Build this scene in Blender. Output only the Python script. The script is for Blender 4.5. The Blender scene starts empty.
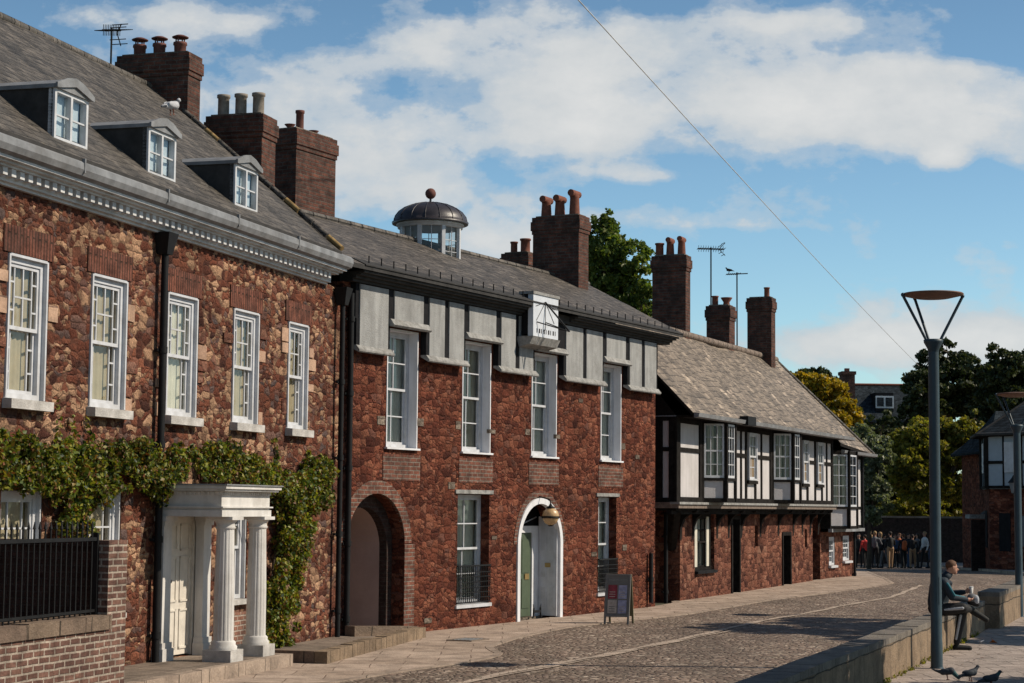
import bpy, math, random
import numpy as np
from mathutils import Vector, Matrix, noise as mnoise
random.seed(7); rng = np.random.default_rng(7)
PI = math.pi
scene = bpy.context.scene
COL = scene.collection
G = -0.13                      # street level (camera is at 2.2)

# ------------------------------------------------------------------ camera
FPX, TH, RO, H = 1900.0, 0.0867702, 0.0086106, 2.2
FWv = Vector((0, math.cos(TH), math.sin(TH))); U0 = Vector((0, -math.sin(TH), math.cos(TH))); R0 = Vector((1, 0, 0))
RTv = math.cos(RO) * R0 + math.sin(RO) * U0; UPv = -math.sin(RO) * R0 + math.cos(RO) * U0
cam = bpy.data.cameras.new('camera'); camo = bpy.data.objects.new('camera', cam); COL.objects.link(camo)
m = Matrix((RTv, UPv, -FWv)).transposed().to_4x4(); m.translation = Vector((0, 0, H)); camo.matrix_world = m
cam.sensor_fit = 'HORIZONTAL'; cam.sensor_width = 36; cam.lens = 36 * FPX / 1024; cam.clip_start = 0.1; cam.clip_end = 6000
scene.camera = camo

def gz(Y):
    P = [(-100, G), (40, G), (52, -0.10), (62, -0.02), (76, -0.2), (96, -0.68), (120, -1.0), (9000, -1.0)]
    for (a, za), (b, zb) in zip(P, P[1:]):
        if Y <= b: return za + (zb - za) * (Y - a) / (b - a)
    return P[-1][1]
def lin(P, t):
    if t <= P[0][0]: a, b = P[0], P[1]
    elif t >= P[-1][0]: a, b = P[-2], P[-1]
    else:
        for a, b in zip(P, P[1:]):
            if t <= b[0]: break
    return a[1] + (b[1] - a[1]) * (t - a[0]) / (b[0] - a[0])

# ------------------------------------------------------------------ materials
class NT:
    def __init__(s, name):
        s.m = bpy.data.materials.new(name); s.m.use_nodes = True; s.t = s.m.node_tree; s.t.nodes.clear()
        s.out = s.t.nodes.new('ShaderNodeOutputMaterial'); s.b = s.t.nodes.new('ShaderNodeBsdfPrincipled')
        s.t.links.new(s.b.outputs[0], s.out.inputs[0])
    def n(s, typ, ins=None, **kw):
        nd = s.t.nodes.new('ShaderNode' + typ)
        for k, v in kw.items(): setattr(nd, k, v)
        for k, v in (ins or {}).items(): s.set(nd.inputs[k], v)
        return nd
    def set(s, sock, v):
        if isinstance(v, bpy.types.NodeSocket): s.t.links.new(v, sock)
        elif isinstance(v, (tuple, list)) and len(v) == 3 and sock.type == 'RGBA': sock.default_value = (*v, 1)
        else: sock.default_value = v
    def uv(s): return s.n('UVMap').outputs[0]
    def obj(s): return s.n('TexCoord').outputs['Object']
    def mapping(s, v, sc=(1, 1, 1), loc=(0, 0, 0), rot=(0, 0, 0)): return s.n('Mapping', {'Vector': v, 'Scale': sc, 'Location': loc, 'Rotation': rot}).outputs[0]
    def noise(s, v, scale, detail=4, rough=.55, out=0): return s.n('TexNoise', {'Vector': v, 'Scale': scale, 'Detail': detail, 'Roughness': rough}).outputs[out]
    def ramp(s, f, st, interp='LINEAR'):
        r = s.n('ValToRGB', {'Fac': f}); r.color_ramp.interpolation = interp; e = r.color_ramp.elements
        while len(e) > 1: e.remove(e[0])
        for i, (p, c) in enumerate(st):
            if i == 0: x = e[0]; x.position = p
            else: x = e.new(p)
            x.color = (*c, 1) if isinstance(c, (tuple, list)) else (c, c, c, 1)
        return r.outputs[0]
    def mix(s, f, a, b, bt='MIX'):
        r = s.n('Mix', data_type='RGBA', blend_type=bt); s.set(r.inputs[0], f); s.set(r.inputs[6], a); s.set(r.inputs[7], b); return r.outputs[2]
    def math(s, op, a, b=0.5, c=None):
        r = s.n('Math', operation=op); s.set(r.inputs[0], a); s.set(r.inputs[1], b)
        if c is not None: s.set(r.inputs[2], c)
        return r.outputs[0]
    def vmath(s, op, a, b):
        r = s.n('VectorMath', operation=op); s.set(r.inputs[0], a); s.set(r.inputs[1], b); return r.outputs[0]
    def bump(s, h, dist=.02, strength=1.0, prev=None):
        r = s.n('Bump', {'Height': h, 'Distance': dist, 'Strength': strength})
        if prev is not None: s.set(r.inputs['Normal'], prev)
        return r.outputs[0]
    def fin(s, col, rough=.8, nrm=None, metal=0., spec=.3):
        s.set(s.b.inputs['Base Color'], col); s.set(s.b.inputs['Roughness'], rough); s.set(s.b.inputs['Metallic'], metal)
        s.set(s.b.inputs['Specular IOR Level'], spec)
        if nrm is not None: s.set(s.b.inputs['Normal'], nrm)
        return s.m
MAT = {}
def gray3(v): return (v, v, v)

def rubble(name, sx, sy, stops, mortar, bumpd=.05, tanmask=None, tan=(.42, .25, .165), warp=.12, rnd=.6):
    t = NT(name); uv = t.uv()
    w = t.vmath('SUBTRACT', t.noise(uv, 2.6, 2, .5, 1), (.5, .5, .5)); w = t.vmath('MULTIPLY', w, (warp * 2, warp * 1.6, 0))
    wf = t.vmath('SUBTRACT', t.noise(uv, 17.0, 3, .6, 1), (.5, .5, .5)); wf = t.vmath('MULTIPLY', wf, (.07, .055, 0))
    base = t.vmath('ADD', t.vmath('ADD', uv, w), wf)
    def layer(kx, ky, r_):
        p = t.mapping(base, (kx, ky, 1)); v = t.n('TexVoronoi', {'Vector': p, 'Scale': 1.0, 'Randomness': r_}, feature='F1'); e = t.n('TexVoronoi', {'Vector': p, 'Scale': 1.0, 'Randomness': r_}, feature='DISTANCE_TO_EDGE').outputs[0]; return v.outputs['Color'], e
    c1, e1 = layer(sx, sy, rnd); c2, e2 = layer(sx * 1.75, sy * 1.6, rnd)
    pick = t.ramp(t.noise(t.mapping(uv, (1, 1.3, 1)), 1.7, 1, .4), [(.5, 0.0), (.52, 1.0)])
    vc = t.mix(pick, c1, c2); e = t.n('SeparateColor', {'Color': t.mix(pick, e1, e2)}).outputs[0]
    sep = t.n('SeparateColor', {'Color': vc})
    col = t.ramp(sep.outputs[0], stops, 'LINEAR')
    if tanmask:
        big = t.noise(uv, .55, 2, .5); th = t.math('ADD', sep.outputs[1], t.math('MULTIPLY', t.math('SUBTRACT', big, .5), 1.3))
        mk = t.ramp(th, [(tanmask, 0.0), (tanmask + .03, 1.0)])
        tc = t.mix(sep.outputs[2], tan, tuple(c * .55 for c in tan))
        col = t.mix(mk, col, tc)
    f = t.noise(t.mapping(uv, (1.5, .8, 1)), 26, 6, .72); col = t.mix(1.0, col, t.ramp(f, [(.28, .42), (.5, .95), (.72, 1.6)]), 'MULTIPLY')
    f2 = t.noise(uv, 1.1, 4, .6); col = t.mix(1.0, col, t.ramp(f2, [(.3, .62), (.7, 1.28)]), 'MULTIPLY')
    em = t.ramp(t.math('ADD', e, t.math('MULTIPLY', t.math('SUBTRACT', t.noise(uv, 9, 3, .6), .5), .22)), [(0.0, .6), (.05, .28), (.11, 0.0)]); col = t.mix(em, col, mortar)
    h = t.ramp(e, [(0, .1), (.2, .7), (.5, 1.0)])
    h2 = t.math('ADD', h, t.math('MULTIPLY', f, 1.5)); h2 = t.math('ADD', h2, t.math('MULTIPLY', sep.outputs[1], .8)); h2 = t.math('ADD', h2, t.math('MULTIPLY', t.noise(uv, 6, 4, .65), 1.0))
    MAT[name] = t.fin(col, .93, t.bump(h2, bumpd, 1.0), spec=.12)
RED = [(0, (.085, .026, .018)), (.3, (.175, .052, .032)), (.6, (.255, .082, .048)), (.85, (.345, .132, .078)), (1, (.18, .08, .062))]
rubble('rubble_red_tan', 4.9, 8.6, [(0, (.065, .028, .022)), (.35, (.185, .062, .038)), (.7, (.28, .105, .062)), (.88, (.13, .095, .09)), (1, (.33, .16, .11))], (.13, .062, .045), .05, tanmask=.66, tan=(.58, .345, .215), warp=.10, rnd=.62)
rubble('rubble_red', 4.3, 7.6, RED, (.085, .034, .025), .07, tanmask=1.17, tan=(.38, .2, .14), warp=.10, rnd=.55)
rubble('rubble_lower', 3.3, 5.6, [(0, (.07, .026, .02)), (.5, (.21, .08, .052)), (.9, (.30, .13, .085)), (1, (.36, .19, .13))], (.13, .06, .044), .05, tanmask=1.15, warp=.08, rnd=.45)
rubble('rubble_ashlar', 2.6, 4.4, [(0, (.12, .045, .032)), (.5, (.2, .08, .055)), (.9, (.29, .14, .095)), (1, (.22, .12, .09))], (.13, .07, .05), .035, tanmask=1.1, warp=.05)
rubble('old_stone', 1.8, 4.5, [(0, (.13, .10, .08)), (.5, (.22, .175, .14)), (1, (.31, .25, .20))], (.08, .065, .05), .03, warp=.05)

def brick(name, c1, c2, mortar, bw=.225, bh=.075, bumpd=.012, ms=.012, dirt=.6, vertical=False):
    t = NT(name); uv = t.uv()
    p = t.mapping(uv, rot=(0, 0, PI / 2)) if vertical else uv
    p = t.vmath('ADD', p, t.vmath('MULTIPLY', t.vmath('SUBTRACT', t.noise(uv, 4, 2, .5, 1), (.5, .5, .5)), (.02, .02, 0)))
    b = t.n('TexBrick', {'Vector': p, 'Color1': c1, 'Color2': c2, 'Mortar': mortar, 'Scale': 1.0, 'Mortar Size': ms, 'Mortar Smooth': .3, 'Bias': 0.0, 'Brick Width': bw, 'Row Height': bh})
    f = t.noise(uv, 30, 4, .7); col = t.mix(1.0, b.outputs[0], t.ramp(f, [(.3, .6), (.7, 1.3)]), 'MULTIPLY')
    f2 = t.noise(uv, 1.6, 4, .65); col = t.mix(t.ramp(f2, [(.42, 0.0), (.7, dirt)]), col, (.035, .028, .025))
    f3 = t.noise(uv, 6, 2, .5); col = t.mix(1.0, col, t.ramp(f3, [(.3, .65), (.7, 1.35)]), 'MULTIPLY')
    h = t.math('SUBTRACT', t.math('MULTIPLY', f, .6), b.outputs[1])
    MAT[name] = t.fin(col, .9, t.bump(h, bumpd, 1.0), spec=.15)
brick('brick_red', (.20, .075, .05), (.12, .05, .036), (.21, .17, .14))
brick('brick_chimney', (.145, .056, .038), (.075, .034, .027), (.10, .078, .066), dirt=.75)
brick('brick_pale', (.27, .13, .09), (.17, .085, .062), (.36, .30, .25), dirt=.45)
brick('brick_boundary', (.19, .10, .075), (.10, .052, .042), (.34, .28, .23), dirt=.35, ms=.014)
brick('brick_soldier', (.2, .075, .05), (.13, .05, .036), (.06, .03, .02), bw=.6, bh=.07, vertical=True)
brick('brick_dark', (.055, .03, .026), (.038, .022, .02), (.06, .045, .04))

def slate(name, c1, c2, gap, bw, bh, streak, lichen=0.0):
    t = NT(name); uv = t.uv()
    b = t.n('TexBrick', {'Vector': uv, 'Color1': c1, 'Color2': c2, 'Mortar': gap, 'Scale': 1.0, 'Mortar Size': .008, 'Mortar Smooth': .1, 'Bias': 0.0, 'Brick Width': bw, 'Row Height': bh})
    cell = t.n('TexVoronoi', {'Vector': t.mapping(uv, (1 / bw, 1 / bh, 1)), 'Scale': 1.0, 'Randomness': .55})
    sp = t.n('SeparateColor', {'Color': cell.outputs['Color']})
    col = t.mix(1.0, b.outputs[0], t.ramp(sp.outputs[0], [(0, .6), (.6, 1.0), (.93, 1.2), (1.0, streak)]), 'MULTIPLY')
    f = t.noise(t.mapping(uv, (1, .35, 1)), 3.0, 5, .7); col = t.mix(1.0, col, t.ramp(f, [(.3, .6), (.7, 1.35)]), 'MULTIPLY')
    f4 = t.noise(uv, 35, 3, .7); col = t.mix(1.0, col, t.ramp(f4, [(.3, .7), (.7, 1.3)]), 'MULTIPLY')
    l = t.noise(uv, 7, 5, .75)
    if lichen: col = t.mix(t.ramp(l, [(.6, 0.0), (.7, lichen)]), col, (.33, .27, .16))
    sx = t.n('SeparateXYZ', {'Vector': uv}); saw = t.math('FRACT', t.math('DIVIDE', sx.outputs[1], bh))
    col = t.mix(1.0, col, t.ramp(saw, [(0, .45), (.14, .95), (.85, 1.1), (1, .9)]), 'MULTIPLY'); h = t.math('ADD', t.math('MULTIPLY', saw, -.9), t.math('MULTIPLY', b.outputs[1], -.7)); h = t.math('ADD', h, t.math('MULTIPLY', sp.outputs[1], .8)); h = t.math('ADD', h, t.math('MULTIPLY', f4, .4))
    MAT[name] = t.fin(col, .62 if name != 'slate_dark' else .95, t.bump(h, .022, 1.0), spec=.35 if name != 'slate_dark' else .05)
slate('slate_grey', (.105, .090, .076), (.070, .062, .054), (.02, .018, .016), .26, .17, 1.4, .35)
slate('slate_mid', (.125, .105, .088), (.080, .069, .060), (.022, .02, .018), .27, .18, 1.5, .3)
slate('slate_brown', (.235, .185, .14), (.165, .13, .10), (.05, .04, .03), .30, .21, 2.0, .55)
slate('slate_dark', (.03, .038, .046), (.022, .028, .034), (.012, .012, .014), .3, .2, 1.3)  # dark blue slate, darkened further so the distant roof reads as shaded

def paint(name, c, rough=.55, var=.12, bumpd=.002, scale=6, spec=.35, dirt=0.0, dirtc=(.12, .10, .08), metal=0.0, streaky=False):
    t = NT(name); o = t.obj(); oo = t.mapping(o, (1, 1, .15)) if streaky else o
    f = t.noise(oo, scale, 4, .6); col = t.mix(1.0, c, t.ramp(f, [(.3, 1 - var), (.7, 1 + var)]), 'MULTIPLY')
    if dirt: col = t.mix(t.ramp(t.noise(o, scale * .35, 5, .7), [(.45, 0.0), (.75, dirt)]), col, dirtc)
    g = t.noise(o, scale * 9, 3, .6)
    MAT[name] = t.fin(col, rough, t.bump(g, bumpd, 1.0), metal=metal, spec=spec)
paint('white_paint', (.52, .53, .56), dirt=.45, dirtc=(.33, .31, .28))
paint('white_reveal', (.68, .68, .71), dirt=.35, dirtc=(.42, .40, .37), streaky=True)
paint('portico_white', (.58, .56, .54), dirt=.6, dirtc=(.30, .27, .23), scale=5, streaky=True, rough=.8)
paint('cornice_grey', (.56, .56, .56), dirt=.6, dirtc=(.2, .19, .18), scale=5)
paint('lead', (.20, .205, .215), rough=.6, var=.3, dirt=.4, scale=4)
paint('lead_dark', (.045, .043, .042), spec=.12, rough=.8, var=.3, scale=5)
paint('plaster_grey', (.31, .31, .305), rough=.95, var=.22, bumpd=.014, scale=6, dirt=.7, dirtc=(.17, .165, .16), streaky=True)
paint('plaster_white', (.52, .49, .49), rough=.9, var=.10, bumpd=.01, scale=5, dirt=.5, dirtc=(.34, .31, .29), streaky=True)
paint('dial_white', (.56, .59, .64), rough=.8, var=.08, dirt=.3, dirtc=(.4, .42, .45))
paint('plaster_pink', (.42, .30, .27), rough=.95, var=.1, bumpd=.006, scale=1.5, dirt=.4, dirtc=(.3, .2, .17))
paint('plaster_blue', (.34, .39, .44), rough=.9, var=.06)
paint('black_timber', (.016, .014, .013), spec=.08, rough=.9, var=.5, bumpd=.006, scale=8)
paint('black_iron', (.010, .010, .011), rough=.6, var=.3, spec=.2)
paint('frame_dark', (.016, .016, .018), spec=.08, rough=.9, var=.3)
paint('sill_stone', (.46, .44, .42), rough=.9, var=.25, bumpd=.01, dirt=.5, dirtc=(.25, .23, .2))
paint('moulding_grey', (.27, .265, .255), rough=.85, var=.4, bumpd=.01, scale=9, dirt=.5)
paint('weathered_timber', (.17, .13, .105), rough=.85, var=.4, bumpd=.01, scale=8)
paint('copper_dark', (.030, .025, .029), rough=.42, var=.35, scale=5, spec=.5)
paint('lamp_blue', (.018, .042, .06), rough=.5, var=.15, spec=.5)
paint('lamp_rust', (.16, .085, .06), rough=.6, var=.2)
paint('clay_pot', (.17, .06, .038), rough=.85, var=.3, scale=9)
paint('clay_grey', (.22, .19, .16), rough=.85, var=.3, scale=9)
paint('clay_dark', (.12, .045, .035), rough=.8, var=.3, scale=9)
paint('green_door', (.075, .10, .065), rough=.5)
paint('door_white', (.56, .57, .60), rough=.5, dirt=.2, dirtc=(.4, .4, .42))
paint('door_cream', (.62, .57, .50), rough=.6, dirt=.3, dirtc=(.42, .36, .3))
paint('brass', (.40, .28, .12), rough=.4, metal=.6)
paint('lamp_glass', (.50, .33, .17), rough=.25, var=.2, scale=20)
paint('board_grey', (.17, .16, .145), rough=.7)
paint('board_frame', (.17, .16, .15), rough=.7)
paint('board_olive', (.16, .145, .085), rough=.7)
paint('poster_red', (.26, .035, .05), rough=.5, var=.35, scale=14)
paint('poster_lilac', (.30, .30, .42), rough=.5, var=.35, scale=14)
paint('poster_tan', (.42, .36, .31), rough=.5, var=.3, scale=14)
paint('lichen', (.26, .17, .07), rough=.95, var=.5, scale=8)
paint('curtain', (.50, .45, .36), rough=.9)
paint('curtain_dark', (.22, .16, .10), rough=.9)
paint('sky_reflect_blind', (.5, .58, .66), rough=.9)  # pale blue stands in for sky reflected in the dormer glass
paint('blind', (.40, .335, .235), rough=.9)
paint('net', (.56, .53, .45), rough=.9)
paint('bark', (.09, .065, .045), rough=.95, var=.4, bumpd=.03)
paint('paper_orange', (.6, .22, .06), rough=.6); paint('paper_white', (.7, .7, .72), rough=.6)
paint('soil', (.05, .035, .025), rough=1)
for nm, c in dict(skin=(.45, .24, .17), hair_brown=(.10, .045, .022), hair_dark=(.022, .015, .012), hair_fair=(.32, .2, .1), jacket_navy=(.012, .022, .034), teal=(.02, .13, .17), cloth_black=(.012, .012, .014), cloth_red=(.5, .035, .03), cloth_pink=(.42, .17, .17), cloth_grey=(.13, .13, .14), cloth_white=(.6, .6, .6), cloth_tan=(.30, .19, .11), cloth_blue=(.04, .07, .14), cloth_orange=(.42, .10, .03), shoe_black=(.01, .01, .01), stripe_grey=(.36, .37, .40), cup_white=(.6, .58, .56), pigeon_grey=(.03, .036, .046), pigeon_pale=(.42, .42, .44), pigeon_teal=(.02, .08, .085), eye=(.01, .01, .01), lips=(.32, .11, .09)).items():
    paint(nm, c, rough=.75, var=.15, scale=20)

def stone(name, c, c2, joint, bw, bh, bumpd=.012, rough=.85, dark=.5):
    t = NT(name); uv = t.uv(); p = t.vmath('ADD', uv, t.vmath('MULTIPLY', t.vmath('SUBTRACT', t.noise(uv, 1.5, 2, .5, 1), (.5, .5, .5)), (.10, .10, 0))); p = t.vmath('ADD', p, (.13, bh * .46, 0.0))
    b = t.n('TexBrick', {'Vector': p, 'Color1': c, 'Color2': c2, 'Mortar': joint, 'Scale': 1.0, 'Mortar Size': .010, 'Mortar Smooth': .3, 'Brick Width': bw, 'Row Height': bh, 'Bias': 0.0})
    f = t.noise(uv, 2.2, 6, .7); col = t.mix(1.0, b.outputs[0], t.ramp(f, [(.3, 1 - dark), (.55, 1.0), (.75, 1.25)]), 'MULTIPLY')
    f2 = t.noise(uv, 25, 4, .7); col = t.mix(1.0, col, t.ramp(f2, [(.3, .8), (.7, 1.18)]), 'MULTIPLY')
    h = t.math('SUBTRACT', t.math('ADD', f2, t.math('MULTIPLY', f, .8)), b.outputs[1])
    MAT[name] = t.fin(col, rough, t.bump(h, bumpd, 1.0), spec=.25)
stone('flagstone', (.42, .325, .26), (.33, .25, .195), (.21, .15, .115), .95, .62)
stone('flagstone_right', (.38, .31, .27), (.32, .265, .23), (.10, .08, .07), .6, .6)
stone('kerb_stone', (.36, .28, .22), (.29, .225, .18), (.10, .08, .06), .9, 5)
stone('terrace_stone', (.24, .19, .15), (.18, .14, .11), (.08, .06, .05), .8, .6)
stone('low_wall_stone', (.25, .18, .12), (.19, .135, .09), (.06, .05, .04), .72, .9, bumpd=.02, dark=.55)
stone('coping_stone', (.19, .165, .14), (.15, .13, .115), (.05, .045, .04), .8, 4, bumpd=.02)
stone('coping_brown', (.20, .145, .105), (.15, .105, .08), (.05, .04, .03), .7, 4, bumpd=.02)
stone('jamb_tan', (.50, .33, .23), (.42, .26, .18), (.2, .12, .09), 3, 3)
stone('pale_setts', (.46, .37, .30), (.38, .30, .24), (.28, .22, .17), .25, .3)
stone('chippings', (.30, .25, .2), (.25, .2, .16), (.1, .08, .06), .4, .4)

def cobbles():
    t = NT('cobbles'); uv = t.uv()
    p = t.vmath('ADD', uv, t.vmath('MULTIPLY', t.vmath('SUBTRACT', t.noise(uv, 1.1, 3, .6, 1), (.5, .5, .5)), (.5, .5, 0)))
    p = t.mapping(p, (8.5, 10.5, 1))
    v = t.n('TexVoronoi', {'Vector': p, 'Scale': 1.0, 'Randomness': .75}, feature='F1'); e = t.n('TexVoronoi', {'Vector': p, 'Scale': 1.0, 'Randomness': .75}, feature='DISTANCE_TO_EDGE').outputs[0]
    s = t.n('SeparateColor', {'Color': v.outputs['Color']})
    col = t.ramp(s.outputs[0], [(0, (.13, .085, .066)), (.35, (.215, .15, .115)), (.7, (.29, .215, .17)), (.92, (.37, .29, .23)), (1, (.50, .41, .33))])
    big = t.noise(uv, .45, 6, .68); col = t.mix(1.0, col, t.ramp(big, [(.32, .62), (.5, .98), (.7, 1.3)]), 'MULTIPLY'); tr_ = t.noise(t.mapping(uv, (1.3, .18, 1), rot=(0, 0, .42)), 1.0, 3, .5); col = t.mix(1.0, col, t.ramp(tr_, [(.35, .8), (.65, 1.15)]), 'MULTIPLY')
    col = t.mix(t.ramp(e, [(0, .9), (.07, .6), (.15, 0.0)]), col, (.12, .092, .068))
    moss = t.noise(uv, .8, 5, .7); col = t.mix(t.ramp(moss, [(.58, 0.0), (.72, .35)]), col, (.09, .08, .035))
    f = t.noise(uv, 40, 2, .6); h = t.math('ADD', t.ramp(e, [(0, 0.0), (.2, .8), (.5, 1.0)]), t.math('MULTIPLY', f, .3)); h = t.math('ADD', h, t.math('MULTIPLY', s.outputs[1], .6))
    MAT['cobbles'] = t.fin(col, .75, t.bump(h, .035, 1.0), spec=.3)
cobbles()
def groundm():
    t = NT('earth'); o = t.obj(); f = t.noise(o, .3, 5, .6)
    MAT['earth'] = t.fin(t.ramp(f, [(.3, (.05, .05, .03)), (.7, (.10, .09, .06))]), 1.0)
groundm()
def glass():
    m = bpy.data.materials.new('window_glass'); m.use_nodes = True; t = m.node_tree; t.nodes.clear()
    o = t.nodes.new('ShaderNodeOutputMaterial'); mx = t.nodes.new('ShaderNodeMixShader'); tr = t.nodes.new('ShaderNodeBsdfTransparent'); gl = t.nodes.new('ShaderNodeBsdfGlossy')
    tr.inputs[0].default_value = (.93, .95, .93, 1); gl.inputs['Roughness'].default_value = .04; gl.inputs[0].default_value = (.9, .95, 1, 1)
    lw = t.nodes.new('ShaderNodeFresnel'); lw.inputs[0].default_value = 1.42
    nz = t.nodes.new('ShaderNodeTexNoise'); tc = t.nodes.new('ShaderNodeTexCoord'); nz.inputs['Scale'].default_value = 1.7; t.links.new(tc.outputs['Object'], nz.inputs['Vector'])
    bp = t.nodes.new('ShaderNodeBump'); bp.inputs['Distance'].default_value = .02; bp.inputs['Strength'].default_value = .4; t.links.new(nz.outputs[0], bp.inputs['Height']); t.links.new(bp.outputs[0], gl.inputs['Normal'])
    t.links.new(lw.outputs[0], mx.inputs[0]); t.links.new(tr.outputs[0], mx.inputs[1]); t.links.new(gl.outputs[0], mx.inputs[2]); t.links.new(mx.outputs[0], o.inputs[0]); MAT['glass'] = m
glass()
def leafm(name, cols, trans=.35):
    t = NT(name); g = t.n('NewGeometry'); c = t.ramp(g.outputs['Random Per Island'], [(i / (len(cols) - 1), k) for i, k in enumerate(cols)])
    f = t.noise(t.obj(), .9, 3, .6); c = t.mix(1.0, c, t.ramp(f, [(.3, .65), (.7, 1.3)]), 'MULTIPLY')
    t.fin(c, .5, spec=.35)
    tl = t.n('BsdfTranslucent', {'Color': t.mix(1.0, c, (1.3, 1.4, .6), 'MULTIPLY')}); mx = t.n('MixShader', {0: trans}); t.t.links.new(t.b.outputs[0], mx.inputs[1]); t.t.links.new(tl.outputs[0], mx.inputs[2]); t.t.links.new(mx.outputs[0], t.out.inputs[0])
    MAT[name] = t.m
leafm('leaf_vine', [(.022, .04, .01), (.05, .08, .014), (.10, .135, .02), (.19, .21, .025), (.28, .26, .035), (.17, .06, .022), (.04, .06, .014)])
leafm('leaf_green', [(.05, .085, .02), (.085, .13, .03), (.13, .17, .035), (.19, .20, .035)], .45)
leafm('leaf_yellow', [(.10, .11, .02), (.34, .25, .02), (.55, .36, .025), (.46, .27, .02), (.09, .10, .02)])
leafm('leaf_olive', [(.08, .095, .02), (.15, .15, .025), (.23, .20, .03), (.27, .20, .035)], .45)
leafm('leaf_silver', [(.10, .12, .07), (.17, .19, .11), (.28, .29, .2)])
leafm('leaf_dark', [(.022, .034, .014), (.045, .058, .02), (.08, .085, .028)], .2)

# ------------------------------------------------------------------ mesh builder
class MB:
    def __init__(s): s.v = []; s.f = []; s.mi = []; s.sm = []; s.mats = []
    def mat(s, m):
        if m not in s.mats: s.mats.append(m)
        return s.mats.index(m)
    def add(s, vs, fs, m, smooth=False):
        o = len(s.v); s.v += [tuple(p) for p in vs]; k = s.mat(m)
        for f in fs: s.f.append(tuple(o + i for i in f)); s.mi.append(k); s.sm.append(smooth)
        return s
    def box(s, x0, x1, y0, y1, z0, z1, m):
        v = [(x, y, z) for z in (z0, z1) for y in (y0, y1) for x in (x0, x1)]
        return s.add(v, [(0, 2, 3, 1), (4, 5, 7, 6), (0, 1, 5, 4), (2, 6, 7, 3), (0, 4, 6, 2), (1, 3, 7, 5)], m)
    def hexa(s, b, t, m):  # 4 bottom pts, 4 top pts ccw
        return s.add(list(b) + list(t), [(3, 2, 1, 0), (4, 5, 6, 7), (0, 1, 5, 4), (1, 2, 6, 5), (2, 3, 7, 6), (3, 0, 4, 7)], m)
    def prism(s, poly, a, b, m, axis='y', smooth=False):
        def P(u, w, t): return {'y': (u, t, w), 'x': (t, u, w), 'z': (u, w, t)}[axis]
        n = len(poly); v = [P(u, w, a) for u, w in poly] + [P(u, w, b) for u, w in poly]
        s.add(v, [tuple(range(n)), tuple(range(2 * n - 1, n - 1, -1))], m)
        o = len(s.v) - 2 * n; k = s.mat(m)
        for i in range(n):
            j = (i + 1) % n; s.f.append((o + j, o + i, o + n + i, o + n + j)); s.mi.append(k); s.sm.append(smooth)
        return s
    def tube(s, p, q, r, r2=None, m='black_iron', n=8, smooth=True):
        p, q = Vector(p), Vector(q); r2 = r if r2 is None else r2; d = (q - p)
        if d.length < 1e-6: return s
        d.normalize(); u = d.orthogonal().normalized(); w = d.cross(u)
        v = [p + (u * math.cos(2 * PI * i / n) + w * math.sin(2 * PI * i / n)) * r for i in range(n)] + [q + (u * math.cos(2 * PI * i / n) + w * math.sin(2 * PI * i / n)) * r2 for i in range(n)]
        s.add(v, [(i, (i + 1) % n, n + (i + 1) % n, n + i) for i in range(n)], m, smooth)
        s.add(v, [tuple(range(n - 1, -1, -1)), tuple(range(n, 2 * n))], m); return s
    def lathe(s, prof, c, m, n=20, smooth=True, a0=0):
        v = []; f = []
        for r, z in prof:
            for i in range(n): a = a0 + 2 * PI * i / n; v.append((c[0] + r * math.cos(a), c[1] + r * math.sin(a), c[2] + z))
        for k in range(len(prof) - 1):
            for i in range(n): j = (i + 1) % n; f.append((k * n + i, k * n + j, (k + 1) * n + j, (k + 1) * n + i))
        s.add(v, f, m, smooth); s.add(v[-n:], [tuple(range(n))], m); s.add(v[:n], [tuple(range(n - 1, -1, -1))], m); return s
    def ball(s, c, r, m, n=12):
        r = (r, r, r) if not isinstance(r, tuple) else r; v = []; f = []; k = n // 2
        for i in range(k + 1):
            t = PI * i / k
            for j in range(n): a = 2 * PI * j / n; v.append((c[0] + r[0] * math.sin(t) * math.cos(a), c[1] + r[1] * math.sin(t) * math.sin(a), c[2] - r[2] * math.cos(t)))
        for i in range(k):
            for j in range(n): f.append((i * n + j, i * n + (j + 1) % n, (i + 1) * n + (j + 1) % n, (i + 1) * n + j))
        return s.add(v, f, m, True)
    def build(s, name, parent=None, loc=None, rotz=None, uvrot=None):
        me = bpy.data.meshes.new(name); me.from_pydata(s.v, [], s.f); me.update()
        for mm in s.mats: me.materials.append(MAT[mm])
        me.polygons.foreach_set('material_index', s.mi); me.polygons.foreach_set('use_smooth', s.sm)
        uvl = me.uv_layers.new(name='UVMap'); V = s.v
        for p in me.polygons:
            n = p.normal; ax, ay, az = abs(n.x), abs(n.y), abs(n.z)
            sl = math.hypot(n.x, n.y)
            for li in p.loop_indices:
                x, y, z = V[me.loops[li].vertex_index]
                if az > .93: u = (x, y)
                elif az > .3 and sl > 0:       # sloping (roofs): along-slope length
                    if ay >= ax: u = (x, z / max(sl, .2))
                    else: u = (y, z / max(sl, .2))
                elif ax > ay * 1.0: u = (y + x * .3, z)
                else: u = (x + y * .3 if ax > .05 else x, z)
                uvl.data[li].uv = u
        o = bpy.data.objects.new(name, me); COL.objects.link(o)
        if parent is not None: o.parent = parent
        if loc is not None: o.location = loc
        if rotz is not None: o.rotation_euler = (0, 0, rotz)
        return o
def tag(o, label=None, cat=None, group=None, kind=None):
    if label: o['label'] = label
    if cat: o['category'] = cat
    if group: o['group'] = group
    if kind: o['kind'] = kind
    return o
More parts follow.
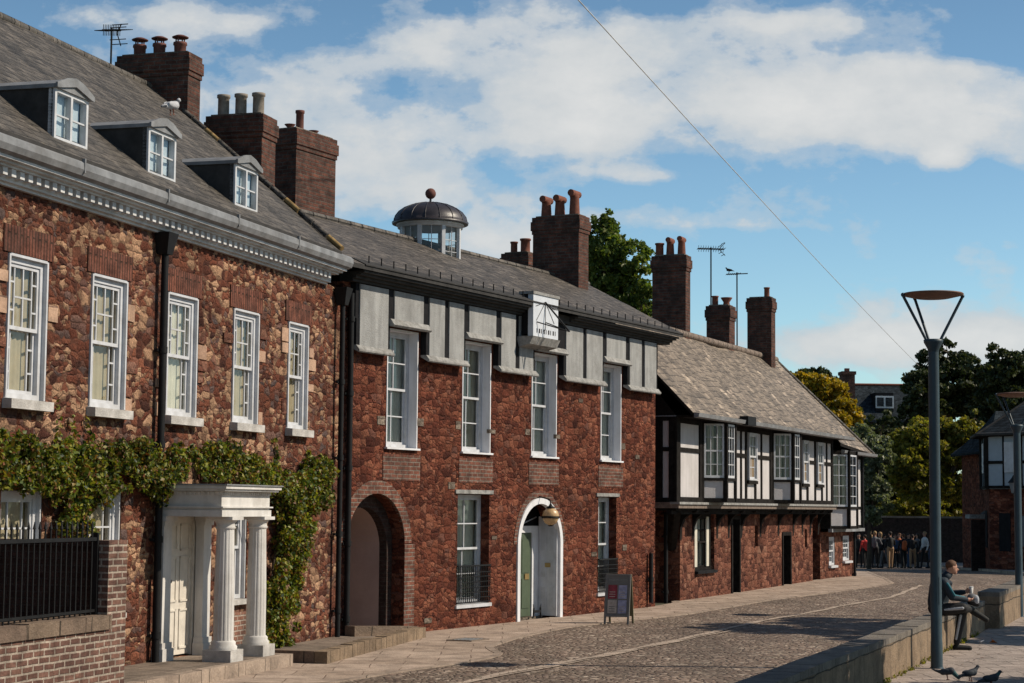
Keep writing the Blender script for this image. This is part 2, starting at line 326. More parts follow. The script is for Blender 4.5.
def empty(name, loc, rz=0, label=None, cat=None, group=None):
    o = bpy.data.objects.new(name, None); COL.objects.link(o); o.location = loc; o.rotation_euler = (0, 0, rz); o.empty_display_size = .3
    return tag(o, label, cat, group)
def copy_tree(o, parent=None, **kw):
    c = o.copy(); COL.objects.link(c); c.parent = parent
    for k in list(o.children): copy_tree(k, c)
    return c

class Fr:          # a facade frame: local x along the wall, local -y towards the street
    def __init__(s, O, az): s.O = O; s.az = az; s.rz = PI / 2 - az; s.d = (math.sin(az), math.cos(az)); s.nn = (math.cos(az), -math.sin(az))
    def w(s, a, q, z=0): return (s.O[0] + s.d[0] * a + s.nn[0] * q, s.O[1] + s.d[1] * a + s.nn[1] * q, z)
COR = (-2.9571, 32.9205)
L = Fr(COR, .2813); M = Fr(COR, .4831); T = Fr((4.009, 45.108), .4069)

# ------------------------------------------------------------------ common architectural pieces
def wall(mb, x0, x1, z0, z1, holes, y0=0.0, th=.38, mat='rubble_red', reveal=None, sub=None):
    """front wall at y0 going back th, rectangular or arched holes (x0,x1,z0,z1[,spring])"""
    xs = sorted({x0, x1} | {v for h in holes for v in h[:2]}); zs = sorted({z0, z1} | {v for h in holes for v in h[2:4]})
    def solid(a, b): return not any(h[0] - 1e-6 <= a <= h[1] + 1e-6 and h[2] - 1e-6 <= b <= h[3] + 1e-6 for h in holes)
    for a, b in zip(xs, xs[1:]):
        for c, d in zip(zs, zs[1:]):
            if solid((a + b) / 2, (c + d) / 2):
                mb.add([(a, y0, c), (b, y0, c), (b, y0, d), (a, y0, d)], [(0, 1, 2, 3)], mat)
                mb.add([(a, y0 + th, c), (b, y0 + th, c), (b, y0 + th, d), (a, y0 + th, d)], [(3, 2, 1, 0)], mat)
    y1 = y0 + th
    for h in holes:
        a, b, c, d = h[:4]; rm = (h[5] if len(h) > 5 else None) or reveal or mat; sp = h[4] if len(h) > 4 and h[4] is not None else d
        mb.add([(a, y0, c), (a, y1, c), (a, y1, sp), (a, y0, sp)], [(0, 1, 2, 3)], rm); mb.add([(b, y0, c), (b, y1, c), (b, y1, sp), (b, y0, sp)], [(3, 2, 1, 0)], rm)
        mb.add([(a, y0, c), (b, y0, c), (b, y1, c), (a, y1, c)], [(0, 1, 2, 3)], rm)
        if sp == d: mb.add([(a, y0, d), (b, y0, d), (b, y1, d), (a, y1, d)], [(3, 2, 1, 0)], rm)
        else:
            cx = (a + b) / 2; R = (b - a) / 2; hh = d - sp; n = 20
            pts = [(cx - R * math.cos(PI * i / n), sp + hh * math.sin(PI * i / n)) for i in range(n + 1)]
            for (xa, za), (xb, zb) in zip(pts, pts[1:]):
                mb.add([(xa, y0, za), (xb, y0, zb), (xb, y1, zb), (xa, y1, za)], [(3, 2, 1, 0)], rm)
                mb.add([(xa, y0, za), (xb, y0, zb), (xb, y0, d), (xa, y0, d)], [(0, 1, 2, 3)], mat)
                mb.add([(xa, y1, za), (xb, y1, zb), (xb, y1, d), (xa, y1, d)], [(3, 2, 1, 0)], mat)
    mb.add([(x0, y0, z0), (x0, y1, z0), (x0, y1, z1), (x0, y0, z1)], [(3, 2, 1, 0)], mat); mb.add([(x1, y0, z0), (x1, y1, z0), (x1, y1, z1), (x1, y0, z1)], [(0, 1, 2, 3)], mat)
    mb.add([(x0, y0, z1), (x1, y0, z1), (x1, y1, z1), (x0, y1, z1)], [(0, 1, 2, 3)], mat)

def drape(mb, x0, x1, z0, z1, y, mat, amp=.02, folds=9):
    n = folds * 4; v = []
    for i in range(n + 1):
        x = x0 + (x1 - x0) * i / n; yy = y + amp * math.sin(2 * PI * folds * i / n + .4 * math.sin(i)); v += [(x, yy, z0), (x, yy, z1)]
    mb.add(v, [(2 * i, 2 * i + 2, 2 * i + 3, 2 * i + 1) for i in range(n)], mat, True)

def sash(parent, w, z0, z1, loc, cols=(.5,), rows_up=(.5,), rows_lo=(.5,), lo_cols=None, fw=.07, bar=.022, mid=.5, mat='white_paint', sill='white_paint', curtain='net', cur_y=.13, sill_out=.06, box=.0, full=True, cw=1.0, name='window', sillw=.08):
    """sash window, local x from 0 to w; the pane plane sits at y=0 of its location; y<0 towards the street"""
    h = z1 - z0; mb = MB(); zm = h * mid
    # box frame
    mb.box(0, fw, -.03, .08, 0, h, mat); mb.box(w - fw, w, -.03, .08, 0, h, mat); mb.box(fw, w - fw, -.03, .08, h - fw, h, mat); mb.box(fw, w - fw, -.03, .08, 0, fw * .9, mat)
    if box: mb.box(w, w + box * .45, -.085, .06, 0, h + .02, mat); mb.box(-box * .45, 0, -.085, .06, 0, h + .02, mat); mb.box(0, w, -.085, .06, h, h + box * .4, mat)
    s = .045
    def sashf(a, b, y, cs, rs):
        x0, x1 = fw, w - fw; mb.box(x0, x0 + s, y, y + .035, a, b, mat); mb.box(x1 - s, x1, y, y + .035, a, b, mat); mb.box(x0 + s, x1 - s, y, y + .035, a, a + s, mat); mb.box(x0 + s, x1 - s, y, y + .035, b - s, b, mat)
        W = x1 - x0 - 2 * s; Hh = b - a - 2 * s
        for c in cs: cx = x0 + s + W * c; mb.box(cx - bar / 2, cx + bar / 2, y + .006, y + .03, a + s, b - s, mat)
        for r in rs:
            if isinstance(r, tuple): zz, xa, xb = r
            else: zz, xa, xb = r, 0, 1
            cz = a + s + Hh * zz; mb.box(x0 + s + W * xa, x0 + s + W * xb, y + .004, y + .028, cz - bar / 2, cz + bar / 2, mat)
    sashf(zm - .02, h - fw, -.012, cols, rows_up); sashf(fw * .9, zm + .025, .026, lo_cols if lo_cols is not None else cols, rows_lo)
    wo = mb.build(name, parent, loc)
    g = MB(); g.add([(fw, .012, zm), (w - fw, .012, zm), (w - fw, .012, h - fw), (fw, .012, h - fw)], [(0, 1, 2, 3)], 'glass'); g.add([(fw, .05, fw), (w - fw, .05, fw), (w - fw, .05, zm), (fw, .05, zm)], [(0, 1, 2, 3)], 'glass'); g.build('pane', wo)
    if sill: MB().hexa([(-.07, -.14 - sill_out, -sillw), (w + .07, -.14 - sill_out, -sillw), (w + .07, .07, -sillw), (-.07, .07, -sillw)], [(-.07, -.14 - sill_out, -.015), (w + .07, -.14 - sill_out, -.015), (w + .07, .07, 0), (-.07, .07, 0)], sill).build('sill', wo)
    if curtain:
        c = MB()
        if full: drape(c, fw * .5, w - fw * .5, fw, h, cur_y, curtain, .012, 7)
        else: drape(c, fw * .5, w * .36, fw, h, cur_y, curtain, .03, 4); drape(c, w * .64, w - fw * .5, fw, h, cur_y, curtain, .03, 4)
        c.build('curtain', wo)
    return wo

def roof_slab(mb, top, th, mat, under=None):   # top: list of (x,y,z) polygon ccw seen from above
    n = len(top); b = [(x, y, z - th) for x, y, z in top]
    mb.add(top, [tuple(range(n))], mat); mb.add(b, [tuple(range(n - 1, -1, -1))], under or mat)
    for i in range(n): j = (i + 1) % n; mb.add([top[i], top[j], b[j], b[i]], [(1, 0, 3, 2)], under or mat)

def roof_patch(mb, A, B, C, D, th, mat, nu=44, nv=9, amp=.022, sag=0.0, seed=0, under=None):
    A, B, C, D = map(Vector, (A, B, C, D)); v = []
    for i in range(nu + 1):
        for j in range(nv + 1):
            u, w = i / nu, j / nv; p = A.lerp(B, u).lerp(D.lerp(C, u), w); e = mnoise.noise(Vector((p.x * .45, p.y * .6, seed))) * amp * 1.6 + mnoise.noise(Vector((p.x * 1.7, p.y * 2.2, seed + 9))) * amp * .6
            v.append((p.x, p.y, p.z + e * min(1, 6 * w) - sag * math.sin(PI * u) * w))
    n = nv + 1; mb.add(v, [(i * n + j, (i + 1) * n + j, (i + 1) * n + j + 1, i * n + j + 1) for i in range(nu) for j in range(nv)], mat, False)
    lo = [(x, y, z - th) for x, y, z in v]; mb.add(lo, [(i * n + j + 1, (i + 1) * n + j + 1, (i + 1) * n + j, i * n + j) for i in range(nu) for j in range(nv)], under or mat, True)
    for j0 in (0, nv): mb.add([q for i in range(nu + 1) for q in (v[i * n + j0], lo[i * n + j0])], [(2 * i, 2 * i + 1, 2 * i + 3, 2 * i + 2) for i in range(nu)], under or mat)
    for i0 in (0, nu): mb.add([q for j in range(nv + 1) for q in (v[i0 * n + j], lo[i0 * n + j])], [(2 * j, 2 * j + 1, 2 * j + 3, 2 * j + 2) for j in range(nv)], under or mat)
def chimney(parent, x0, x1, y0, y1, z0, z1, pots, mat='brick_chimney', potmat='clay_pot', label=None, cap=True):
    mb = MB(); mb.box(x0, x1, y0, y1, z0, z1 - .42, mat); zc = z1 - .42
    if cap:
        for i, (e, hh) in enumerate(((.022, .09), (.045, .22), (.02, .11))): mb.box(x0 - e, x1 + e, y0 - e, y1 + e, zc + .0005 * i, zc + hh, mat); zc += hh
    else: mb.box(x0 + .01, x1 - .01, y0 + .01, y1 - .01, zc, z1, mat)
    mb.box(x0 + .05, x1 - .05, y0 + .05, y1 - .05, z1, z1 + .04, 'old_stone')
    mb.box(x0 - .03, x1 + .03, y0 - .03, y1 + .03, z0, z0 + .22, 'lead') if z0 > 0 and cap else None
    c = mb.build('chimney', parent)
    if label: c['label'] = label
    for (px, py, r, h, kind) in pots:
        p = MB(); m2 = potmat
        if kind == 'cap':
            p.lathe([(r * .9, 0), (r * .95, h * .45), (r * 1.1, h * .5), (r * 1.05, h * .62), (r * .3, h * .63)], (0, 0, 0), m2, 14)
            for a in range(4): p.tube((r * .7 * math.cos(a * PI / 2), r * .7 * math.sin(a * PI / 2), h * .6), (r * .7 * math.cos(a * PI / 2), r * .7 * math.sin(a * PI / 2), h * .9), .015, m=m2, n=5)
            p.lathe([(r * 1.25, h * .86), (r * 1.3, h * .9), (r * .7, h * .99), (.02, h)], (0, 0, 0), m2, 14)
        elif kind == 'roll':
            p.lathe([(r * .95, 0), (r * .8, h * .7), (r * .9, h * .78), (r * .8, h * .8)], (0, 0, 0), m2, 12); p.tube((-r * 1.6, 0, h * .87), (r * 1.6, 0, h * .87), r * .62, m=m2, n=10)
        elif kind == 'bowl': p.lathe([(r * .7, 0), (r * .6, h * .4), (r * 1.1, h * .9), (r * 1.15, h), (r * .8, h)], (0, 0, 0), m2, 12)
        else: p.lathe([(r, 0), (r * .9, h * .1), (r * .88, h * .85), (r * 1.05, h * .88), (r * 1.05, h), (r * .75, h), (r * .7, h * .8)], (0, 0, 0), m2, 14)
        p.build('chimney_pot', c, (px, py, z1 + .03))
    return c

def pipe(parent, x, y, z0, z1, r=.055, hopper=True, name='drainpipe'):
    mb = MB(); mb.tube((x, y, z0), (x, y, z1), r, m='black_iron', n=10)
    z = z0 + .5
    while z < z1 - .2: mb.tube((x, y, z), (x, y, z + .09), r * 1.3, m='black_iron', n=10); mb.box(x - .1, x + .1, y + r * .6, y + r + .03, z + .02, z + .06, 'black_iron'); z += 1.3
    if hopper: mb.hexa([(x - .08, y - .07, z1 - .02), (x + .08, y - .07, z1 - .02), (x + .08, y + .09, z1 - .02), (x - .08, y + .09, z1 - .02)], [(x - .15, y - .13, z1 + .28), (x + .15, y - .13, z1 + .28), (x + .15, y + .1, z1 + .28), (x - .15, y + .1, z1 + .28)], 'black_iron')
    return mb.build(name, parent)

# ================================================================== LEFT HOUSE
LH = empty('terraced_house', (*COR, 0), L.rz, 'red and tan rubble house with dentilled cornice and roof dormers, half covered by a vine', 'house')
WU = [(-12.6, .9), (-10.49, .92), (-8.435, .98), (-6.27, .98), (-4.065, .96), (-1.99, .86)]
holes = [(c - w / 2, c + w / 2, 3.38, 5.17) for c, w in WU]
LW = [(-10.93, -9.98), (-8.92, -7.94), (-4.78, -3.86), (-2.7, -1.85)]
holes += [(a, b, .72, 2.34) for a, b in LW[:3]] + [(-6.6, -5.58, .05, 2.04)]
mb = MB(); wall(mb, -22, 0, -.4, 5.96, holes, mat='rubble_red_tan', th=.4)
mb.box(-22, 0, 8.2, 8.55, -.4, 6.3, 'rubble_red_tan'); mb.box(-.36, -.002, .41, 8.19, -.4, 6.3, 'rubble_red_tan')
mb.add([(-.2, .3, 6.3), (-.2, 8.5, 6.3), (-.2, 4.2, 9.6)], [(0, 1, 2)], 'rubble_red_tan')
mb.box(-21.9, -.4, .42, 8.15, 2.75, 2.95, 'curtain_dark')
mb.build('wall', LH)
for c, w in WU: MB().box(c - w / 2 - .12, c + w / 2 + .12, -.018, .1, 5.172, 5.5, 'brick_soldier').build('flat_arch', LH)
jm = random.Random(3)   # pale jamb stones beside the windows
for c, w in WU:
    z = 3.4
    while z < 5.1:
        h = jm.uniform(.14, .26)
        for sd in (-1, 1):
            if jm.random() < .3:
                ww = jm.uniform(.13, .34); x0 = c + sd * (w / 2 + .02); x1 = x0 + sd * ww
                MB().box(min(x0, x1), max(x0, x1), -jm.uniform(.012, .028), .05, z + .012, z + h - .012, jm.choice(['jamb_tan', 'jamb_tan', 'rubble_ashlar'])).build('jamb_stone', LH)
        z += h
for i, (c, w) in enumerate(WU):
    sash(LH, w - .08, 3.44, 5.13, (c - w / 2 + .04, .06, 3.44), cols=(.17, .5, .83), rows_up=((.5, .17, .83), (.27, 0, .17), (.75, 0, .17), (.27, .83, 1), (.75, .83, 1)), rows_lo=((.3, .83, 1), (.7, .83, 1), (.3, 0, .17), (.7, 0, .17)), lo_cols=(.17, .83), curtain='blind' if i % 3 else 'net', cur_y=.10, box=.08, sill='sill_stone', sill_out=.05, mid=.50, sillw=.13)
for a, b in LW[:3]:
    sash(LH, b - a - .06, .78, 2.32, (a + .03, .10, .78), cols=(.25, .75), rows_up=(.5,), rows_lo=(.5,), curtain='blind', cur_y=.10, box=.07, sill='sill_stone')
MB().box(-4.8, -3.84, -.012, .12, .06, .58, 'brick_pale').build('apron_bricks', LH)
# front door
d = MB(); W = 1.0
d.box(-6.59, -6.5, .02, .12, .06, 2.03, 'door_cream'); d.box(-5.68, -5.59, .02, .12, .06, 2.03, 'door_cream'); d.box(-6.5, -5.68, .06, .11, .08, 2.03, 'door_cream')
for a, b in ((.16, .72), (.82, 1.46), (1.54, 1.92)):
    for x0, x1 in ((-6.44, -6.14), (-6.04, -5.74)):
        d.box(x0, x1, .045, .06, b - .03, b, 'door_cream'); d.box(x0, x1, .045, .06, a, a + .03, 'door_cream'); d.box(x0, x0 + .03, .045, .06, a, b, 'door_cream'); d.box(x1 - .03, x1, .045, .06, a, b, 'door_cream')
do = d.build('door', LH); k = MB(); k.ball((-6.46, .0, 1.12), .035, 'black_iron'); k.tube((-6.46, .0, 1.12), (-6.46, .06, 1.12), .015); k.build('handle', do)
# cornice + gutter
c = MB()
for (y0, z0, z1) in ((-.06, 5.93, 5.965), (-.11, 5.965, 6.0), (-.23, 6.105, 6.135), (-.29, 6.135, 6.165), (-.35, 6.165, 6.20)): c.box(-22, -.9 + (-y0) * .5, y0, .2, z0, z1, 'cornice_grey')
c.box(-22, -.87, -.12, .2, 6.0, 6.105, 'cornice_grey')
x = -21.9
while x < -1.0: c.box(x, x + .10, -.205, -.118, 6.012, 6.103, 'cornice_grey'); x += .19
c.build('cornice', LH)
g = MB(); g.prism([(-.35, 6.201), (-.42, 6.23), (-.455, 6.30), (-.45, 6.38), (-.40, 6.42), (-.3, 6.43), (-.2, 6.42), (-.2, 6.201)], -22, -.68, 'lead', axis='x')
x = -21.5
while x < -1: g.box(x, x + .03, -.462, -.3, 6.26, 6.44, 'lead'); x += 2.3
g.build('gutter', LH)
# roof
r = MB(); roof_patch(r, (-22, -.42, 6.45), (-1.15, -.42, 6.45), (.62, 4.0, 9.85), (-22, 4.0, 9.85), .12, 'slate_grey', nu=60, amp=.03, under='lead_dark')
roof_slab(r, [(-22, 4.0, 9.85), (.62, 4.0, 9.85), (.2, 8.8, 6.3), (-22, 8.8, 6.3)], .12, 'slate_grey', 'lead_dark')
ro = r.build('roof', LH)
rd = MB(); x = -22.0
while x < .2: rd.tube((x, 4.0, 9.83), (x + .43, 4.0, 9.83), .085, m='slate_grey', n=8); x += .45
rd.build('ridge_tiles', ro)
vg = MB(); P0, P1 = Vector((-1.15, -.42, 6.5)), Vector((.62, 4.0, 9.9))
for i in range(14): a = P0.lerp(P1, i / 14); b = P0.lerp(P1, (i + .93) / 14); vg.tube(a, b, .05, m='slate_grey' if i % 3 else 'lichen', n=6)
vg.build('verge', ro)
# dormers
for c0 in (-12.3, -9.72, -7.2, -4.36):
    dm = MB(); x0, x1 = c0 - .42, c0 + .42; zb, zt = 6.68, 7.32; yf = -.07
    ytop = lambda z: -.42 + (z - 6.46) / .7670
    dm.add([(x0, yf, zb), (x0, ytop(zb) + .1, zb), (x0, ytop(zt) + .05, zt), (x0, yf, zt)], [(0, 1, 2, 3)], 'lead_dark'); dm.add([(x1, yf, zb), (x1, ytop(zb) + .1, zb), (x1, ytop(zt) + .05, zt), (x1, yf, zt)], [(3, 2, 1, 0)], 'lead_dark')
    dm.box(x0, x1, yf + .02, yf + .1, zb - .12, zb + .06, 'lead')
    o = dm.build('dormer', LH)
    rf = MB(); n = 6; pr = [(x0 - .03, zt), (x0 - .03, zt + .05), (c0 - .2, zt + .15), (c0, zt + .18), (c0 + .2, zt + .15), (x1 + .03, zt + .05), (x1 + .03, zt)]
    rf.prism(pr, yf - .06, ytop(zt + .18) + .2, 'lead'); rf.prism([(x0 - .05, zt + .0), (x0 - .05, zt + .06), (c0 - .2, zt + .165), (c0, zt + .20), (c0 + .2, zt + .165), (x1 + .05, zt + .06), (x1 + .05, zt), (x1, zt), (c0, zt + .09), (x0, zt)], yf - .09, yf - .061, 'lead'); rf.build('dormer_roof', o)
    w = MB()
    w.box(x0, x0 + .05, yf - .03, yf + .06, zb, zt, 'white_paint'); w.box(x1 - .05, x1, yf - .03, yf + .06, zb, zt, 'white_paint'); w.box(x0 + .05, x1 - .05, yf - .03, yf + .06, zt - .045, zt, 'white_paint'); w.box(x0 + .05, x1 - .05, yf - .03, yf + .06, zb, zb + .045, 'white_paint'); w.box(c0 - .025, c0 + .025, yf - .03, yf + .05, zb + .045, zt - .045, 'white_paint')
    for sg in (-1, 1): w.box(c0 + sg * .2 - .18, c0 + sg * .2 + .18, yf - .01, yf + .02, (zb + zt) / 2 - .01, (zb + zt) / 2 + .01, 'white_paint')
    wo = w.build('window', o); MB().add([(x0 + .07, yf + .02, zb), (x1 - .07, yf + .02, zb), (x1 - .07, yf + .02, zt), (x0 + .07, yf + .02, zt)], [(0, 1, 2, 3)], 'glass').build('pane', o)
    cu = MB(); drape(cu, x0 + .05, x1 - .05, zb + .02, zt - .02, yf + .08, 'sky_reflect_blind', .004, 6); cu.build('curtain', o)  # blind colour carries the painted sky reflection of these panes
chimney(LH, .30, .82, 3.2, 4.62, 8.6, 10.42, [(.56, 3.5, .12, .36, 'cap'), (.56, 3.92, .12, .36, 'cap'), (.56, 4.32, .12, .36, 'cap')], potmat='clay_dark', label='wide chimney with three capped red pots')
chimney(LH, .72, 1.34, 1.9, 3.0, 6.6, 9.3, [(1.03, 2.12, .12, .42, 'pot'), (1.03, 2.47, .12, .42, 'pot'), (1.03, 2.82, .12, .42, 'pot')], potmat='clay_grey', label='chimney with three pale cylindrical pots')
pipe(LH, -7.04, -.10, G, 5.66, r=.05); pipe(LH, -.3, -.12, G, 5.66, r=.045)
st = MB(); st.box(-18, -5.12, -1.12, 0, -.35, .05, 'terrace_stone'); 
x = -11.0
TR = st.build('terrace', None); tag(TR, 'low raised stone terrace under the white columned porch', 'terrace'); TR.location = (*COR, 0); TR.rotation_euler = (0, 0, L.rz)
ke = MB(); x = -18.0
while x < -5.2: xe = min(x + random.uniform(.6, 1.0), -5.10); ke.box(x + .008, xe - .004, -1.26, -1.123, -.3, .06 + random.uniform(-.006, .006), 'kerb_stone'); x = xe
ke.box(-5.118, -4.98, -1.26, -.2, -.3, .055, 'kerb_stone'); ke.build('kerb_edging', TR)

# portico ------------------------------------------------------------
PO = empty('portico', L.w(-6.05, 0, .05), L.rz, 'white classical porch with fluted columns round the panelled front door', 'porch')
def pm(n, mb, lab=None): o = mb.build(n, PO, (6.05 - 0, 0, -.05)); return o
def column(x, q):
    o = MB(); o.box(x - .21, x + .21, -q - .21, -q + .21, .05, .21, 'sill_stone'); pl = o.build('plinth', PO, (6.05, 0, -.05))
    c = MB(); r = .142; c.lathe([(.19, .21), (.195, .25), (.17, .28), (.175, .31), (.15, .335)], (x, -q, 0), 'portico_white', 24)
    n = 48; v = []; 
    for zz, rr in ((.335, r), (1.0, r * .98), (1.86, r * .86)):
        for i in range(n): a = 2 * PI * i / n; k = rr * (1 if i % 3 else .965); v.append((x + k * math.cos(a), -q + k * math.sin(a), zz))
    c.add(v, [(k * n + i, k * n + (i + 1) % n, (k + 1) * n + (i + 1) % n, (k + 1) * n + i) for k in range(2) for i in range(n)], 'portico_white')
    c.lathe([(.13, 1.86), (.145, 1.88), (.13, 1.9), (.13, 1.94), (.17, 1.985)], (x, -q, 0), 'portico_white', 24); c.box(x - .185, x + .185, -q - .185, -q + .185, 1.985, 2.03, 'portico_white')
    return c.build('column', PO, (6.05, 0, -.05))
column(-6.52, .86); column(-5.42, .86)
for x in (-6.80, -5.52):
    c = MB(); c.box(x - .17, x + .17, -.17, 0, .05, .22, 'portico_white'); c.box(x - .15, x + .15, -.15, 0, .22, .30, 'portico_white'); c.box(x - .125, x + .125, -.125, 0, .30, 1.9, 'portico_white'); c.box(x - .15, x + .15, -.15, 0, 1.9, 1.96, 'portico_white'); c.box(x - .18, x + .18, -.18, 0, 1.96, 2.03, 'portico_white'); c.build('pilaster', PO, (6.05, 0, -.05))
e = MB(); e.box(-6.95, -5.27, -1.0, -.001, 2.031, 2.12, 'portico_white'); e.box(-6.93, -5.29, -.98, -.001, 2.121, 2.33, 'portico_white'); e.box(-6.97, -5.25, -1.02, -.001, 2.15, 2.17, 'portico_white')
x = -6.9
while x < -5.32: e.box(x, x + .035, -1.01, -.98, 2.33, 2.37, 'portico_white'); x += .07
y = -.95
while y < -.05: e.box(-6.96, -6.931, y, y + .035, 2.33, 2.37, 'portico_white'); y += .07
e.box(-6.94, -5.28, -.99, -.001, 2.331, 2.38, 'portico_white'); e.box(-7.04, -5.19, -1.08, -.001, 2.381, 2.41, 'portico_white'); e.box(-7.07, -5.16, -1.11, -.001, 2.411, 2.455, 'portico_white')
e.build('entablature', PO, (6.05, 0, -.05))
MB().box(-7.09, -5.14, -1.13, -.001, 2.456, 2.475, 'lead').build('lead_roof', PO, (6.05, 0, -.05))

# garden return wall, boundary wall and railings ---------------------------------
RW = MB(); RW.box(-11.42, -11.08, -1.53, -.01, -.35, 1.72, 'brick_dark'); RW.box(-11.46, -11.04, -1.56, -.01, 1.721, 1.78, 'brick_dark')  # darker brick paints in the shade on the wall's unlit face
RW.box(-11.47, -11.03, -1.71, -1.561, -.35, 1.785, 'brick_boundary')  # sunlit end painted as a paler brick than the shaded face
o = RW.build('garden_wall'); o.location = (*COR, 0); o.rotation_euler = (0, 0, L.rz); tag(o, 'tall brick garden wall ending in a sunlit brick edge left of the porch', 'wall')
bx, by, _ = L.w(-11.43, 1.72)
BWe = empty('boundary_wall', (bx, by, 0), L.rz + .02, 'low brick boundary wall with thick stone coping in the bottom left corner', 'wall')
b = MB(); b.box(-8, 0, 0, .32, -.35, .80, 'brick_boundary'); b.build('brickwork', BWe)
b = MB(); x = -8.0
while x < -.05: xe = min(x + random.uniform(.55, .8), 0); b.box(x + .006, xe - .006, -.03, .35, .80, .955 + random.uniform(-.008, .008), 'coping_brown'); x = xe
b.build('coping', BWe)
RA = empty('iron_railings', (bx, by, .95), L.rz + .02, 'black iron railings with spiked bars on the low brick wall', 'railings')
b = MB(); b.box(-8, -.02, .14, .18, .83, .87, 'black_iron'); b.box(-8, -.02, .145, .175, .04, .07, 'black_iron'); b.box(-.08, -.04, .13, .19, 0, .92, 'black_iron'); b.build('rail', RA)
x = -.16; bar = None
while x > -5.2:
    if bar is None: mm = MB(); mm.tube((0, .16, 0), (0, .16, .97), .011, n=6); mm.tube((0, .16, .97), (0, .16, 1.05), .02, .003, n=6); bar = mm.build('bar', RA, (x, 0, 0)); first = bar
    else: bb = first.copy(); COL.objects.link(bb); bb.parent = RA; bb.location = (x, 0, 0)
    x -= .118

# ================================================================== MIDDLE HOUSE
MH = empty('stone_house', (*COR, 0), M.rz, 'dark red rubble stone house with grey plaster panels, arched doorway and glazed roof cupola', 'house')
MW = [(1.5, 2.6), (4.3, 5.46), (7.25, 8.42), (10.64, 11.74)]
MG = [(4.18, 5.46), (10.55, 11.52)]
AR = (6.64, 8.74, -.4, 2.41, 1.44); PA = (.25, 2.2, -.4, 2.42, 1.52)
mb = MB(); wall(mb, 0, 13.72, -.4, 6.1, [(a, b, 3.24, 5.42) for a, b in MW] + [(a, b, .30, 2.44) for a, b in MG] + [AR, PA], mat='rubble_red', th=.42)
mb.box(0.01, 13.7, 7.6, 8.0, -.4, 6.2, 'rubble_red'); mb.box(13.3, 13.7, .43, 7.59, -.4, 6.2, 'rubble_red'); mb.add([(13.5, .2, 6.1), (13.5, 7.6, 6.1), (14.2, 2.8, 7.7)], [(2, 1, 0)], 'rubble_red')
mb.box(.02, 13.28, .44, 7.55, 2.75, 2.95, 'curtain_dark')
mb.build('wall', MH)
for a, b in MW:
    rv = MB()
    for x0, x1 in ((a, a + .03), (b - .03, b)): rv.box(x0, x1, -.012, .22, 3.24, 5.41, 'white_reveal')
    rv.box(a - .002, b + .002, -.013, .22, 5.38, 5.412, 'white_reveal'); rv.build('window_reveal', MH)
for i, (a, b) in enumerate(MW): sash(MH, b - a - .06, 3.27, 5.38, (a + .03, .20, 3.27), cols=(.5,), rows_up=(.5,), rows_lo=(.5,), curtain='net' if i != 1 else 'blind', cur_y=.09, sill='white_reveal', sill_out=.12, fw=.06, sillw=.05)
for i, (a, b) in enumerate(MG): sash(MH, b - a, .33, 2.43, (a, .22, .33), cols=(.5,), rows_up=(.33, .67) if 0 else (.5,), rows_lo=(.5,), curtain='net', cur_y=.10, sill='white_paint', sill_out=.12, fw=.06)
for a, b in MG: MB().box(a - .12, b + .12, -.03, .1, 2.445, 2.52, 'moulding_grey').build('drip_mould', MH)
for a, b in MW: MB().box(a - .1, b + .12, -.012, .1, 2.66, 3.13, 'brick_red').build('apron_bricks', MH)
rr = random.Random(5)   # a few pale repair stones
for x, z in ((2.72, 3.75), (1.35, 3.72), (4.15, 3.75), (5.55, 3.72), (7.1, 3.75), (8.52, 3.72), (11.85, 3.6), (9.6, 4.55), (5.7, 1.62), (12.7, 3.4), (10.35, 1.2), (3.95, 2.6), (11.95, 1.3), (3.1, .1)): MB().box(x - rr.uniform(.09, .16), x + rr.uniform(.06, .12), -.014, .05, z - .07, z + rr.uniform(.0, .09), 'old_stone').build('repair_stone', MH)
# brick arch rings
def arch_ring(x0, x1, sp, R1, y0, y1, mat, z0=None, ell=1.0, R2=None):
    q = MB(); cx = (x0 + x1) / 2; R = (x1 - x0) / 2; t = R1; n = 24
    pi = [(cx - R * math.cos(PI * i / n), sp + R * ell * math.sin(PI * i / n)) for i in range(n + 1)]; po = [(cx - (R + t) * math.cos(PI * i / n), sp + (R * ell + t) * math.sin(PI * i / n)) for i in range(n + 1)]
    if z0 is not None: pi = [(x0, z0)] + pi + [(x1, z0)]; po = [(x0 - t, z0)] + po + [(x1 + t, z0)]
    for i in range(len(pi) - 1): q.hexa([(pi[i][0], y0, pi[i][1]), (pi[i + 1][0], y0, pi[i + 1][1]), (pi[i + 1][0], y1, pi[i + 1][1]), (pi[i][0], y1, pi[i][1])], [(po[i][0], y0, po[i][1]), (po[i + 1][0], y0, po[i + 1][1]), (po[i + 1][0], y1, po[i + 1][1]), (po[i][0], y1, po[i][1])], mat)
    return q
arch_ring(AR[0], AR[1], 1.44, .13, -.014, .05, 'brick_red', z0=None, ell=.925).build('brick_arch', MH)
arch_ring(AR[0] + .13, AR[1] - .13, 1.44, .12, -.03, .08, 'white_reveal', z0=-.13, ell=.90).build('door_surround', MH)
arch_ring(PA[0], PA[1], 1.52, .24, -.012, .05, 'brick_red', ell=.92).build('brick_arch', MH)
q = MB(); q.box(PA[1] + .002, PA[1] + .36, -.012, .05, -.12, 1.5, 'brick_red'); q.box(PA[1] + .002, PA[1] + .34, -.03, .05, -.15, .0, 'old_stone'); q.build('brick_pier', MH)
arch_ring(.42, 2.02, 1.42, .40, .26, .419, 'brick_dark', z0=-.3, ell=.94).build('inner_arch', MH)
